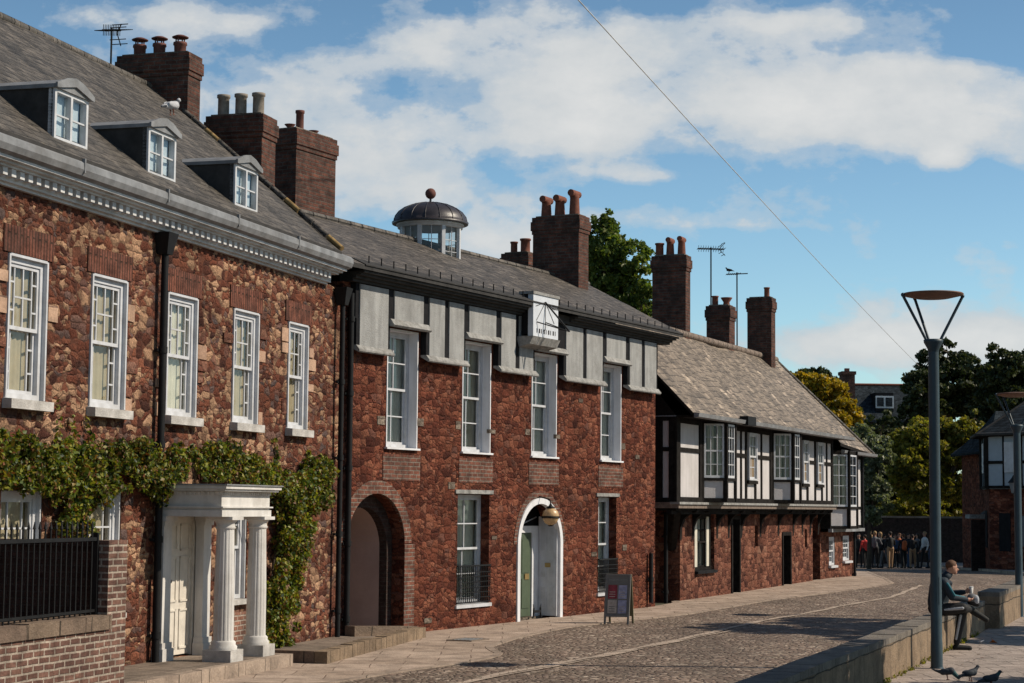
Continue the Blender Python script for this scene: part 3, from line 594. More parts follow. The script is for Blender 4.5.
q = MB(); n = 20; pa_ = [(.42, -.3)] + [(1.22 - .8 * math.cos(PI * i / n), 1.42 + .75 * math.sin(PI * i / n)) for i in range(n + 1)] + [(2.02, -.3)]
po_ = [(x + (.1 if x > 1.22 else -.1), z + (.1 if z > 1.5 else 0)) for x, z in pa_]
for i in range(len(pa_) - 1):
    a_, b_, c_, d_ = pa_[i], pa_[i + 1], po_[i + 1], po_[i]; q.hexa([(a_[0], .42, a_[1]), (b_[0], .42, b_[1]), (b_[0], 3.2, b_[1]), (a_[0], 3.2, a_[1])], [(d_[0], .42, d_[1]), (c_[0], .42, c_[1]), (c_[0], 3.2, c_[1]), (d_[0], 3.2, d_[1])], 'plaster_pink')
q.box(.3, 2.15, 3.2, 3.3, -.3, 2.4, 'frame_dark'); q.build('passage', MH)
# doorway recess
dr = MB(); dr.box(6.6, 8.78, .55, .60, -.15, 2.5, 'frame_dark'); dr.box(6.6, 8.8, .421, .549, 2.45, 2.5, 'door_white'); dr.box(6.6, 8.8, .421, .549, -.16, -.10, 'old_stone')
dr.box(8.26, 8.60, .47, .549, -.10, 1.80, 'white_reveal'); dr.box(7.3, 8.26, .47, .549, 1.66, 1.80, 'white_reveal'); dr.box(6.75, 7.3, .5, .549, -.1, 1.8, 'door_white')
for i in range(5): a_ = PI * (i + .5) / 5; dr.tube((7.7, .53, 1.8), (7.7 + .9 * math.cos(a_), .53, 1.8 + .6 * math.sin(a_)), .015, m='white_paint', n=5)
dr.build('porch_recess', MH)
d = MB(); d.box(7.3, 8.259, .50, .548, -.09, 1.659, 'green_door')
for a, b in ((.08, .7), (.82, 1.52)):
    for x0, x1 in ((7.4, 7.72), (7.84, 8.16)): d.box(x0, x1, .488, .50, a, b, 'green_door')
d = d.build('door', MH); d['label'] = 'green inner door'; MB().box(7.95, 8.14, .475, .487, .68, .80, 'brass').build('letterbox', d)
# white open door leaf lying against the right reveal
d = MB(); d.box(8.55, 8.60, .03, .465, -.09, 2.0, 'door_white')
for a, b in ((.05, .55), (.68, 1.12), (1.24, 1.80)):
    for y0, y1 in ((.07, .23), (.27, .43)): d.box(8.540, 8.55, y0, y1, a, b, 'door_white'); d.box(8.534, 8.54, y0 + .03, y1 - .03, a + .04, b - .04, 'white_paint')
d = d.build('door', MH); d['label'] = 'white open door leaf'; MB().box(8.526, 8.533, .17, .30, .93, 1.02, 'brass').build('letterbox', d)
# window guards
for a, b in MG:
    q = MB(); h0, h1 = .34, 1.06; y = -.03
    q.box(a - .02, b + .02, y - .012, y + .012, h1 - .02, h1 + .01, 'black_iron'); q.box(a - .02, b + .02, y - .012, y + .012, h0, h0 + .02, 'black_iron'); q.box(a - .02, b + .02, y - .01, y + .01, h1 - .14, h1 - .125, 'black_iron')
    for x in (a - .01, b + .01):
        q.box(x - .012, x + .012, y, .03, h1 - .02, h1, 'black_iron'); q.box(x - .012, x + .012, y, .03, h0, h0 + .02, 'black_iron')
    n = 17
    for i in range(n + 1): x = a + (b - a) * i / n; q.tube((x, y, h0), (x, y, h1), .011, n=5)
    for zz in (.44, .54, .64, .74, .84): q.tube((a, y, zz), (b, y, zz), .009, n=5)
    q.build('window_guard', MH)
# projecting grey plaster fascia with hanging panels
f = MB(); X0, X1 = .25, 13.6
f.box(X0, X1, -.11, .02, 5.47, 6.2, 'frame_dark')
spans = [(X0 + .02, 1.40), (2.70, 4.20), (5.56, 7.15), (8.52, 10.54), (11.84, 13.55)]
for a, b in spans: f.box(a, b, -.12, .02, 4.98, 5.4695, 'frame_dark')
f.build('panel_frame', MH)
for k, (a, b) in enumerate(spans):
    n = 1 if k == 0 else 2; w = (b - a) / n
    for i in range(n): MB().box(a + w * i + .09, a + w * (i + 1) - .09, -.138, -.10, 5.0, 6.08, 'plaster_grey').build('plaster_panel', MH)
    q = MB(); q.prism([(-.02, 4.96), (-.19, 4.87), (-.21, 4.89), (-.21, 4.92), (-.14, 5.0), (-.02, 5.0)], a - .03, b + .03, 'moulding_grey', axis='x'); q.build('moulding', MH)
for k, (a, b) in enumerate(MW):
    if k != 2: MB().box(a + .03, b - .03, -.134, -.10, 5.56, 6.08, 'plaster_grey').build('plaster_panel', MH)
    q = MB(); q.prism([(-.02, 5.44), (-.20, 5.42), (-.23, 5.45), (-.15, 5.56), (-.02, 5.56)], a - .13, b + .13, 'moulding_grey', axis='x'); q.build('moulding', MH)
c = MB()
for (y0, z0, z1) in ((-.17, 6.10, 6.15), (-.24, 6.15, 6.20), (-.34, 6.20, 6.24), (-.41, 6.24, 6.275)): c.box(.05, 7.3, y0, .1, z0, z1, 'lead_dark'); c.box(8.62, 14.2, y0, .1, z0 , z1, 'lead_dark')
c.box(7.3, 8.62, -.2, .1, 6.10, 6.275, 'lead_dark')
c.build('cornice', MH)
# roof
SL = (7.82 - 6.36) / 3.05; r = MB()
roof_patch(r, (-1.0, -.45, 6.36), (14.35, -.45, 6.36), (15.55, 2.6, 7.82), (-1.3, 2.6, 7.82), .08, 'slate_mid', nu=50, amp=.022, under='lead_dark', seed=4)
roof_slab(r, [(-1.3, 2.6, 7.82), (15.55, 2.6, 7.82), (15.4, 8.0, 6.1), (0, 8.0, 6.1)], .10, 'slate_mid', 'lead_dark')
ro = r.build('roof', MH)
q = MB(); q.hexa([(.0, -.47, 6.35), (14.35, -.47, 6.35), (14.42, -.18, 6.47), (.0, -.18, 6.47)], [(.0, -.47, 6.37), (14.35, -.47, 6.37), (14.42, -.18, 6.505), (.0, -.18, 6.505)], 'lead_dark')
q.build('lead_flashing', ro)
sg = MB().box(-.006, .006, -.35, -.33, 6.4, 6.56, 'black_iron').build('snow_guard', ro, (.3, 0, 0)); x = .72
while x < 14.2:
    c_ = sg.copy(); COL.objects.link(c_); c_.parent = ro; c_.location = (x, 0, 0); x += .42
q = MB(); x = -1.2
while x < 15.3: q.tube((x, 2.6, 7.83), (x + .42, 2.6, 7.83), .075, m='slate_mid', n=8); x += .45
q.build('ridge_tiles', ro)
chimney(MH, 3.55, 5.0, 3.45, 4.05, 6.4, 9.75, [(4.1, 3.75, .09, .45, 'pot'), (4.6, 3.75, .1, .12, 'bowl'), (3.75, 3.75, .1, .10, 'bowl')], potmat='clay_dark', label='long brown brick chimney with one narrow red pot')
chimney(MH, 13.43, 13.98, 1.9, 3.15, 6.2, 9.28, [(13.7, 2.15, .14, .62, 'roll'), (13.7, 2.55, .14, .50, 'roll'), (13.7, 2.92, .14, .50, 'roll')], potmat='clay_pot', label='tall chimney with three red roll topped pots')
chimney(MH, 15.3, 15.8, 4.25, 5.0, 6.0, 8.72, [(15.55, 4.45, .14, .36, 'pot'), (15.55, 4.78, .1, .3, 'pot')], label='small rear chimney with a short red pot')
# cupola
CX, CY = 7.5, 2.62; cu = MB(); R = .685; nb = 8
cu.lathe([(R + .05, 7.15), (R + .05, 7.62), (R + .09, 7.64), (R + .07, 7.68), (R - .05, 7.69)], (CX, CY, 0), 'white_paint', 40)
cu.lathe([(R - .04, 8.46), (R + .02, 8.47), (R + .02, 8.52), (R + .05, 8.52), (R + .05, 8.56), (R - .05, 8.57)], (CX, CY, 0), 'white_paint', 40)
co = cu.build('cupola', MH, (0, 0, -.29))
for i in range(nb):
    a = 2 * PI * i / nb + .18; p = Vector((math.cos(a), math.sin(a), 0)); pt = Vector((-p.y, p.x, 0)); q = MB(); cc = Vector((CX, CY, 0)) + p * (R - .03)
    b_ = [cc + pt * s * .04 + p * t * .035 for s, t in ((-1, -1), (1, -1), (1, 1), (-1, 1))]
    q.hexa([(v.x, v.y, 7.68) for v in b_], [(v.x, v.y, 8.47) for v in b_], 'white_paint'); q.build('post', co)
q = MB()
for i in range(nb):
    a0 = 2 * PI * i / nb + .18; a1 = a0 + 2 * PI / nb
    for t in (.5,): A = Vector((CX, CY, 0)) + Vector((math.cos(a0 + (a1 - a0) * t), math.sin(a0 + (a1 - a0) * t), 0)) * (R - .06); q.tube((A.x, A.y, 7.68), (A.x, A.y, 8.47), .009, m='white_paint', n=4)
    P, Q = [Vector((CX + (R - .04) * math.cos(a), CY + (R - .04) * math.sin(a), 0)) for a in (a0, a1)]
    for z in (7.92, 8.17): q.tube((P.x, P.y, z), (Q.x, Q.y, z), .009, m='white_paint', n=4)
q.build('glazing_bars', co)
q = MB()
for i in range(nb):
    a0 = 2 * PI * i / nb + .18; a1 = a0 + 2 * PI / nb; P, Q = [Vector((CX + (R - .05) * math.cos(a), CY + (R - .05) * math.sin(a), 0)) for a in (a0, a1)]
    q.add([(P.x, P.y, 7.68), (Q.x, Q.y, 7.68), (Q.x, Q.y, 8.47), (P.x, P.y, 8.47)], [(0, 1, 2, 3)], 'glass')
q.build('pane', co)
q = MB(); prof = [(R + .14, 8.56), (R + .15, 8.60)] + [((R + .12) * math.cos(t * PI / 2), 8.60 + .44 * math.sin(t * PI / 2)) for t in [i / 9 for i in range(0, 9)]] + [(.02, 9.045)]
q.lathe(prof, (CX, CY, 0), 'copper_dark', 40)
for i in range(16):
    a = 2 * PI * i / 16; pp = [Vector((CX + (R + .125) * math.cos(t * PI / 2) * math.cos(a), CY + (R + .125) * math.cos(t * PI / 2) * math.sin(a), 8.60 + .445 * math.sin(t * PI / 2))) for t in [k / 6 for k in range(7)]]
    for A, B in zip(pp, pp[1:]): q.tube(A, B, .009, m='copper_dark', n=5)
q.build('dome', co)
q = MB(); q.tube((CX, CY, 9.0), (CX, CY, 9.16), .025, m='copper_dark'); q.ball((CX, CY, 9.24), .12, 'clay_dark', 14); q.build('finial', co)
pipe(MH, .18, -.07, -.3, 5.9, r=.05, hopper=False); pipe(MH, 13.3, -.08, .0, 1.15, r=.05, hopper=False)

# sundial ---------------------------------------------------------------
SD = empty('sundial', M.w(7.0, .45, 5.66), M.rz, 'white painted wall sundial with black iron gnomon hung above the doorway', 'sundial')
b = MB(); b.box(-.57, .57, .0, .12, .0, .86, 'dial_white'); b.box(-.5, .5, .12, .30, .05, .8, 'frame_dark'); b.box(-.60, .60, -.02, .32, .861, .92, 'moulding_grey'); b.build('dial_board', SD)
MB().prism([(-.03, -.0), (.36, -.0), (.3, -.22), (.05, -.16)], -.62, .62, 'moulding_grey', axis='x').build('bracket', SD)
q = MB(); o0 = Vector((-.03, -.002, .74))
for i in range(-5, 6):
    a = i * .26; e = o0 + Vector((math.sin(a), 0, -math.cos(a))) * (.58 if abs(i) < 4 else .45)
    if abs(i) in (0, 5, 3): q.tube(o0, e, .008, m='lead_dark', n=4)
for i in range(9): x = -.42 + i * .105; q.box(x, x + .022, -.006, 0, .08, .17, 'lead_dark'); q.box(x + .035, x + .05, -.006, 0, .08, .17, 'lead_dark') if i % 2 else None
q.build('hour_marks', SD)
q = MB(); q.tube((-.03, 0, .74), (.05, -.52, .12), .018, n=6); q.tube((.05, -.52, .12), (-.42, 0, .30), .012, n=6); q.tube((.05, -.52, .12), (.0, 0, .32), .012, n=6); q.build('gnomon', SD)

# hanging lantern ---------------------------------------------------------
LN = empty('lantern', M.w(7.62, .28, 2.02), M.rz, 'round amber glass lantern on an iron bracket in the doorway arch', 'lantern')
q = MB(); q.lathe([(.05, -.24), (.15, -.19), (.21, -.08), (.22, .02), (.19, .12), (.09, .2)], (0, 0, 0), 'lamp_glass', 18); q.build('globe', LN)
q = MB()
for zz, rr in ((-.02, .228), (-.05, .228)): q.lathe([(rr, zz - .012), (rr + .012, zz), (rr, zz + .012)], (0, 0, 0), 'black_iron', 18)
q.lathe([(.10, .18), (.12, .21), (.05, .26), (.02, .32)], (0, 0, 0), 'black_iron', 12)
for i in range(4): a = i * PI / 2 + .4; q.tube((.225 * math.cos(a), .225 * math.sin(a), -.04), (.06 * math.cos(a), .06 * math.sin(a), .24), .01, n=5); q.tube((.225 * math.cos(a), .225 * math.sin(a), -.04), (.05 * math.cos(a), .05 * math.sin(a), -.25), .01, n=5)
q.tube((0, 0, -.27), (0, 0, -.22), .05, .05); q.build('frame', LN)
q = MB(); q.tube((0, 0, .3), (0, .02, .42), .016); q.tube((0, .02, .42), (0, .34, .5), .018); q.build('bracket', LN)

LN.scale = (.8, .8, .8)
# boot scraper ------------------------------------------------------------
BS = empty('boot_scraper', M.w(7.98, -.2, -.10), M.rz, 'small black iron boot scraper standing on the doorstep of the arched doorway', 'boot scraper')
q = MB(); q.box(-.17, .17, -.012, .012, .10, .15, 'black_iron')
for s in (-1, 1): q.tube((s * .17, 0, 0), (s * .15, 0, .2), .02, n=6); q.tube((s * .15, 0, .2), (s * .19, 0, .28), .014, .006, n=6); q.tube((s * .16, 0, .02), (s * .22, 0, -.0), .016, n=6)
q.build('scraper_frame', BS)

# ================================================================== TIMBERED HOUSE
KT = 1.059
TH_ = empty('timber_framed_house', (T.O[0] * KT, T.O[1] * KT, 2.2 * (1 - KT)), T.rz, 'half timbered house with white panels jettied over red stone and a lichened slate roof', 'house')
TG = [(1.12, 2.72, .64, 2.1), (4.15, 4.95, -.5, 2.02), (9.06, 10.02, -.5, 1.56), (6.35, 6.65, 1.2, 1.75), (11.6, 11.85, 1.1, 1.62), (12.5, 13.4, -.5, 1.95), (14.5, 15.25, .5, 1.36), (16.3, 17.2, .6, 1.38)]
mb = MB(); wall(mb, 0, 13.42, -.6, 2.14, TG[:6], mat='rubble_lower', th=.42); wall(mb, 13.421, 17.7, -.6, 1.52, TG[6:], mat='rubble_lower', th=.42)
mb.box(0.005, .4, .425, 5.6, -.6, 2.14, 'rubble_lower'); mb.box(.01, 17.7, 5.2, 5.6, -.6, 3.6, 'rubble_lower'); mb.box(17.3, 17.69, .425, 5.19, -.6, 4.0, 'rubble_lower'); mb.box(.42, 13.4, .43, 5.1, 2.0, 2.13, 'black_timber')
mb.build('wall', TH_)
TH_.scale = (KT,) * 3
# upper storey box
QJ = -.40
up = MB(); up.box(-1.5, 13.32, QJ, 5.5, 2.34, 4.32, 'plaster_white'); up.build('upper_wall', TH_)
tb = MB(); yf = QJ - .035
def post(x0, x1, z0, z1, y=yf): tb.box(x0, x1, y, QJ + .02, z0, z1, 'black_timber')
post(-1.56, -1.28, 2.34, 4.3); post(.18, .42, 2.34, 4.3)
for x0, x1 in ((2.2, 2.36), (3.02, 3.1), (3.62, 3.7), (4.05, 4.17), (4.9, 5.02), (5.5, 5.58), (6.36, 6.60), (8.2, 8.34), (8.95, 9.05), (9.5, 9.62), (10.25, 10.4), (11.15, 11.27), (11.95, 12.07), (12.55, 12.63), (13.14, 13.34)): post(x0, x1, 2.34, 4.3)
post(-1.28, 13.14, 4.16, 4.3, yf - .004); post(-1.28, 13.14, 2.34, 2.46, yf - .006); post(-1.28, 13.14, 3.50, 3.60, yf + .008)
for z0, z1 in ((2.34, 2.44), (3.5, 3.6), (4.2, 4.3)): tb.box(-1.53, -1.49, QJ + .02, 5.4, z0, z1, 'black_timber')
tb.box(-1.535, -1.49, QJ, QJ + .17, 2.34, 4.3, 'black_timber'); tb.box(-1.535, -1.49, QJ + .32, 5.4, 2.34, 4.3, 'black_timber')
tb.build('timber_frame', TH_)
jb = MB(); jb.box(-1.62, 13.42, QJ - .10, QJ + .12, 2.20, 2.335, 'weathered_timber'); jb.box(-1.66, 13.45, QJ - .14, QJ + .1, 2.29, 2.345, 'moulding_grey'); jb.box(-1.5, 13.4, QJ + .0, 5.4, 2.145, 2.199, 'black_timber'); jb.box(-1.6, 13.38, QJ + .08, QJ + .2, 2.06, 2.144, 'black_timber'); jb.box(-1.6, -1.45, QJ + .12, 5.4, 2.2, 2.335, 'weathered_timber')
jb.build('jetty_beam', TH_)
for x in (.05, 1.0, 2.95, 3.95, 5.1, 6.9, 8.7, 10.3, 11.3, 12.25, 13.2):
    q = MB(); pts = [(0, 1.45), (-.02, 1.75), (-.1, 1.95), (-.22, 2.06), (-.42, 2.12), (-.42, 2.196), (0, 2.196)]; q.prism(pts, x - .07, x + .07, 'black_timber', axis='x'); q.build('bracket', TH_)
q = MB(); q.hexa([(-.06, .2, 1.2), (.06, .12, 1.2), (.06, .3, 1.2), (-.06, .3, 1.2)], [(-1.3, -.3, 2.1), (-1.15, -.4, 2.1), (-1.0, -.2, 2.15), (-1.2, -.1, 2.15)], 'black_timber'); q.box(-1.5, -1.3, -.3, -.1, -.4, 2.1, 'black_timber') if 0 else None; q.build('bracket', TH_)
# splayed bays
def bay(parent, s0, q0, z0, z1, zs, rise, d=.48, a=.36, fw=.72, cols=3, rows=4, solid_name='bay_window', under=True):
    P = [(s0, q0), (s0 + a, q0 - d), (s0 + a + fw, q0 - d), (s0 + 2 * a + fw, q0)]
    b = MB()
    if z0 < zs: b.prism(P, z0, zs, 'plaster_white', axis='z')
    b.prism([(P[0][0] - .05, P[0][1]), (P[1][0] - .03, P[1][1] - .05), (P[2][0] + .03, P[2][1] - .05), (P[3][0] + .05, P[3][1])], zs, zs + .07, 'black_timber', axis='z'); b.prism(P, rise, z1, 'black_timber', axis='z'); b.prism([(P[0][0] - .03, P[0][1]), (P[1][0] - .02, P[1][1] - .03), (P[2][0] + .02, P[2][1] - .03), (P[3][0] + .03, P[3][1])], z0 - .0, z0 + .09, 'black_timber', axis='z')
    for (x, y) in P: b.prism([(x - .05, y - .05), (x + .05, y - .05), (x + .05, y + .05), (x - .05, y + .05)], z0, z1, 'black_timber', axis='z')
    o = b.build(solid_name, parent)
    for (A, B, nc) in ((P[0], P[1], cols), (P[1], P[2], cols), (P[2], P[3], cols)):
        A3, B3 = Vector((*A, 0)), Vector((*B, 0)); dd = (B3 - A3); ln = dd.length; dd.normalize(); nn = Vector((dd.y, -dd.x, 0)); A3 = A3 + dd * .05; B3 = B3 - dd * .05; ln -= .1
        q = MB(); zb, zt = zs + .07, rise
        def bar(t0, t1, za, zb_, th=.03, off=0.):
            p0, p1 = A3 + dd * t0, A3 + dd * t1; n2 = nn * (th / 2); o1 = nn * off
            q.hexa([(*(p0 + n2 + o1).xy, za), (*(p1 + n2 + o1).xy, za), (*(p1 - n2 + o1).xy, za), (*(p0 - n2 + o1).xy, za)], [(*(p0 + n2 + o1).xy, zb_), (*(p1 + n2 + o1).xy, zb_), (*(p1 - n2 + o1).xy, zb_), (*(p0 - n2 + o1).xy, zb_)], 'white_paint')
        bar(0, .045, zb, zt, .05); bar(ln - .045, ln, zb, zt, .05); bar(.045, ln - .045, zb, zb + .06, .05); bar(.045, ln - .045, zt - .05, zt, .05)
        for i in range(1, nc): t = ln * i / nc; bar(t - .012, t + .012, zb + .06, zt - .05)
        for i in range(1, rows): z = zb + (zt - zb) * i / rows; bar(.045, ln - .045, z - (.02 if i * 2 == rows else .01), z + (.02 if i * 2 == rows else .01), .026)
        w = q.build('window', o)
        g = MB(); a_, b_ = A3, B3; g.add([(a_.x, a_.y, zb), (b_.x, b_.y, zb), (b_.x, b_.y, zt), (a_.x, a_.y, zt)], [(0, 1, 2, 3)], 'glass'); g.build('pane', o)
    q = MB(); drape(q, s0 + .12, s0 + .5, zs + .1, rise, q0 - .10, 'curtain', .04, 4); drape(q, s0 + a + fw - .2, s0 + 2 * a + fw - .1, zs + .1, rise, q0 - .1, 'curtain', .04, 4); q.prism([(s0 + .1, q0 - .004), (s0 + 2 * a + fw - .1, q0 - .004), (s0 + 2 * a + fw - .1, q0 - .03), (s0 + .1, q0 - .03)], zs + .07, rise, 'curtain_dark', axis='z'); q.build('curtain', o)
    return o
bay(TH_, .44, QJ, 2.36, 4.32, 2.86, 4.22); bay(TH_, 6.62, QJ, 2.36, 4.32, 2.92, 4.22, a=.34)
for a, b in ((4.17, 4.9), (9.62, 10.25), (11.27, 11.95)):
    MB().box(a - .06, b + .06, yf - .06, yf + .02, 2.84, 2.92, 'black_timber').build('sill', TH_)
    MB().box(a, b, yf + .012, yf + .03, 2.92, 4.16, 'curtain_dark').build('window_backing', TH_)
    w = sash(TH_, b - a, 2.93, 4.15, (a, yf - .03, 2.93), cols=(.5,), rows_up=(.5,), rows_lo=(.5,), curtain=None, sill=None, fw=.05)
    q = MB(); drape(q, a + .04, b - .04, 3.5, 4.13, yf + .006, 'net', .002, 4); q.build('blind', TH_)
sash(TH_, 1.44, .70, 2.06, (1.2, .10, .70), cols=(.22, .5, .78), rows_up=(.5,), rows_lo=(), curtain='net', full=False, cur_y=.14, mat='black_timber', sill='frame_dark', sill_out=.05)
for x in (1.35, 2.3): MB().box(x, x + .2, .07, .1, .78, 2.0, 'net').build('blind', TH_)
for (a, b, h) in ((4.15, 4.95, 2.02), (9.06, 10.02, 1.56)):
    q = MB(); q.box(a, a + .1, -.03, .2, -.3, h, 'black_timber'); q.box(b - .1, b, -.03, .2, -.3, h, 'black_timber'); q.box(a + .1, b - .1, -.03, .2, h - .1, h, 'black_timber'); q.box(a + .1, b - .1, .22, .28, -.3, h - .1, 'black_timber')
    for i in range(4): x = a + .12 + i * (b - a - .24) / 4; q.box(x, x + .012, .20, .22, -.2, h - .1, 'frame_dark')
    d = q.build('door', TH_); MB().ball((b - .2, .19, .9), .03, 'brass').build('handle', d); MB().box(a - .05, b + .05, -.22, .02, -.3, -.0, 'old_stone').build('doorstep', TH_)
q = MB(); q.box(12.5, 13.4, .3, .4, -.5, 1.95, 'frame_dark'); q.box(6.3, 6.7, .15, .3, 1.15, 1.8, 'frame_dark'); q.box(11.55, 11.9, .15, .3, 1.05, 1.7, 'frame_dark'); q.build('recess', TH_)
for (a, b, z0, z1) in TG[6:]:
    sash(TH_, b - a, z0, z1, (a, .05, z0), cols=(.33, .66), rows_up=(.5,), rows_lo=(.5,), curtain='net', cur_y=.10, sill='white_paint', sill_out=.0)
# extension upper floor
ex = MB(); ex.box(13.44, 17.75, -.25, 5.4, 1.62, 4.0, 'black_timber'); ex.box(13.44, 17.8, -.36, -.24, 1.52, 1.62, 'lead'); ex.build('extension_wall', TH_)
bay(TH_, 13.5, -.26, 1.62, 3.98, 2.22, 3.86, d=.5, a=.42, fw=1.0, rows=5, cols=2)
q = MB()
for a, b in ((15.5, 16.1), (16.25, 16.9), (17.05, 17.6)): q.box(a, b, -.275, -.24, 1.72, 2.2, 'plaster_white'); q.box(a, b, -.275, -.24, 2.3, 3.8, 'plaster_white')
q.build('plaster_panel', TH_)
pipe(TH_, 17.6, -.07, -.4, 1.5, r=.045, hopper=False); pipe(TH_, 17.66, -.33, 1.62, 3.9, r=.045, hopper=False); pipe(TH_, -.3, .25, -.3, 2.1, r=.05, hopper=False)
# roof
r = MB()
def yz(z): return -.92 + (z - 4.37) / .985     # slope of the front pitch
RZ = 6.80; RY = yz(RZ)
roof_patch(r, (-1.85, -.92, 4.37), (13.5, -.92, 4.37), (14.0, RY, RZ), (-1.6, RY, RZ), .09, 'slate_brown', nu=50, amp=.04, sag=.05, under='black_timber', seed=2)
roof_slab(r, [(13.501, -.62, 4.20), (18.0, -.62, 3.98), (14.0, RY, RZ - .01)], .09, 'slate_brown', 'black_timber')
roof_slab(r, [(18.0, -.62, 3.98), (18.0, 5.6, 3.98), (14.0, RY, RZ - .01)], .09, 'slate_brown', 'black_timber')
roof_slab(r, [(-1.6, RY, RZ), (14.0, RY, RZ), (18.0, 5.6, 3.98), (-1.6, 5.9, 4.0)], .09, 'slate_brown', 'black_timber')
r.add([(-1.5, QJ, 4.32), (-1.5, 5.5, 4.32), (-1.5, RY, RZ - .12)], [(0, 1, 2)], 'black_timber')  # near gable coloured black to paint in its shade
ro = r.build('roof', TH_)
q = MB(); q.tube((14.0, RY, RZ + .02), (18.0, -.62, 4.0), .055, m='slate_grey', n=6); x = -1.6
while x < 13.8: q.tube((x, RY, RZ + .01), (x + .42, RY, RZ + .01), .10, m='weathered_timber', n=8); x += .45
q.build('ridge_tiles', ro)
q = MB(); q.prism([(-.94, 4.25), (-1.05, 4.27), (-1.07, 4.36), (-.94, 4.37)], -1.85, 13.5, 'lead', axis='x'); q.prism([(-.64, 3.88), (-.74, 3.9), (-.76, 3.98), (-.64, 4.0)], 13.5, 18.0, 'lead', axis='x'); q.box(-1.5, 13.4, -.93, QJ, 4.28, 4.325, 'black_timber'); q.box(1.9, 2.6, -1.12, -.9, 4.24, 4.46, 'black_iron'); q.build('gutter', ro)
chimney(TH_, 4.95, 5.35, 1.48, 2.42, 4.6, 8.93, [(5.15, 1.66, .12, .48, 'roll'), (5.15, 1.98, .12, .46, 'roll'), (5.15, 2.28, .12, .34, 'pot')], label='tallest chimney with three red pots', potmat='clay_pot')
chimney(TH_, 8.95, 9.5, 1.48, 2.16, 4.6, 7.98, [(9.2, 1.64, .15, .22, 'bowl'), (9.2, 1.98, .10, .28, 'pot')], label='shortest chimney with two small pots')
chimney(TH_, 12.38, 12.82, 1.2, 1.95, 4.6, 8.56, [(12.6, 1.4, .09, .3, 'pot')], label='plain chimney at the far end with one tiny pot')

# television aerials ------------------------------------------------------
def aerial(loc, h, rz, label, tilt=.0, kind=0):
    A = empty('television_aerial', loc, rz, label, 'aerial', 'television aerials on the roofs')
    q = MB(); q.tube((0, 0, 0), (0, 0, h), .022, n=6); q.build('mast', A)
    q = MB(); L_ = .85 if kind != 2 else .7; a = Vector((-.5 * L_, 0, h - .05 - tilt)); b = Vector((.5 * L_, 0, h - .05 + tilt)); q.tube(a, b, .018, n=5)
    for i in range(11 if kind != 2 else 7):
        p = a.lerp(b, (i + .5) / 11); w = .22 + .01 * i; q.tube(p + Vector((0, -w, .0)), p + Vector((0, w, .0)), .008, n=4)
        if kind == 1: q.tube(p + Vector((0, 0, -.1)), p + Vector((0, 0, .1)), .008, n=4)
    if kind == 1:
        for s in (-1, 1): q.tube((.25, 0, h - .05), (.45, 0, h - .05 + s * .2), .012, n=4); q.tube((.38, -.2, h - .05 + s * .18), (.38, .2, h - .05 + s * .18), .01, n=4); q.tube((.3, -.2, h - .05 + s * .11), (.3, .2, h - .05 + s * .11), .01, n=4)
    q.build('antenna', A); return A
x, y, _ = L.w(-.85, -4.15); aer_ = aerial((x, y, 9.5), 1.15, 1.3, 'black television aerial behind the ridge of the left house', .08, 1); aer_.scale = (.8, .8, 1)
x, y, _ = T.w(9.51, -2.2); aerial((x * KT, y * KT, 6.6), 3.6, .15, 'taller thin television aerial behind the shortest chimney', 0, 1)
x, y, _ = T.w(12.14, -2.2); aerial((x * KT, y * KT, 6.6), 3.15, .1, 'shorter television aerial with a bird perched on it', .02, 2)

# ================================================================== VINE
def leaves(mb_pts, size, name, mat, parent=None, up=.3, aspect=1.0, flat=None):
    n = len(mb_pts); P = np.asarray(mb_pts); s = size * rng.uniform(.6, 1.3, n)[:, None]
    N = rng.normal(size=(n, 3)); 
    if flat is not None: N = N * .75 + np.asarray(flat)[None, :] 
    N[:, 2] += up; N /= np.linalg.norm(N, axis=1)[:, None]
    A = np.cross(N, rng.normal(size=(n, 3))); A /= np.linalg.norm(A, axis=1)[:, None]; B = np.cross(N, A)
    A = A * s; B = B * s * aspect * .8
    # pointed leaf of 2 triangles folded along the midrib
    v = np.empty((n * 4, 3)); v[0::4] = P - A; v[1::4] = P - B * .8 - A * .1 + N * s * .18; v[2::4] = P + A; v[3::4] = P + B * .8 - A * .1 + N * s * .18
    me = bpy.data.meshes.new(name); me.vertices.add(n * 4); me.vertices.foreach_set('co', v.ravel())
    me.loops.add(n * 6); me.polygons.add(n * 2); b = np.arange(n)[:, None] * 4
    li = np.concatenate([b + [[0, 1, 2]], b + [[0, 2, 3]]], axis=1).ravel(); me.loops.foreach_set('vertex_index', li.astype(np.int32))
    me.polygons.foreach_set('loop_start', np.arange(n * 2, dtype=np.int32) * 3); me.update(calc_edges=True); me.materials.append(MAT[mat])
    o = bpy.data.objects.new(name, me); COL.objects.link(o)
    if parent is not None: o.parent = parent
    return o
VI = empty('climbing_vine', (*COR, 0), L.rz, 'leafy climbing vine spreading in a band over the left house and down beside the porch', 'climbing plant')
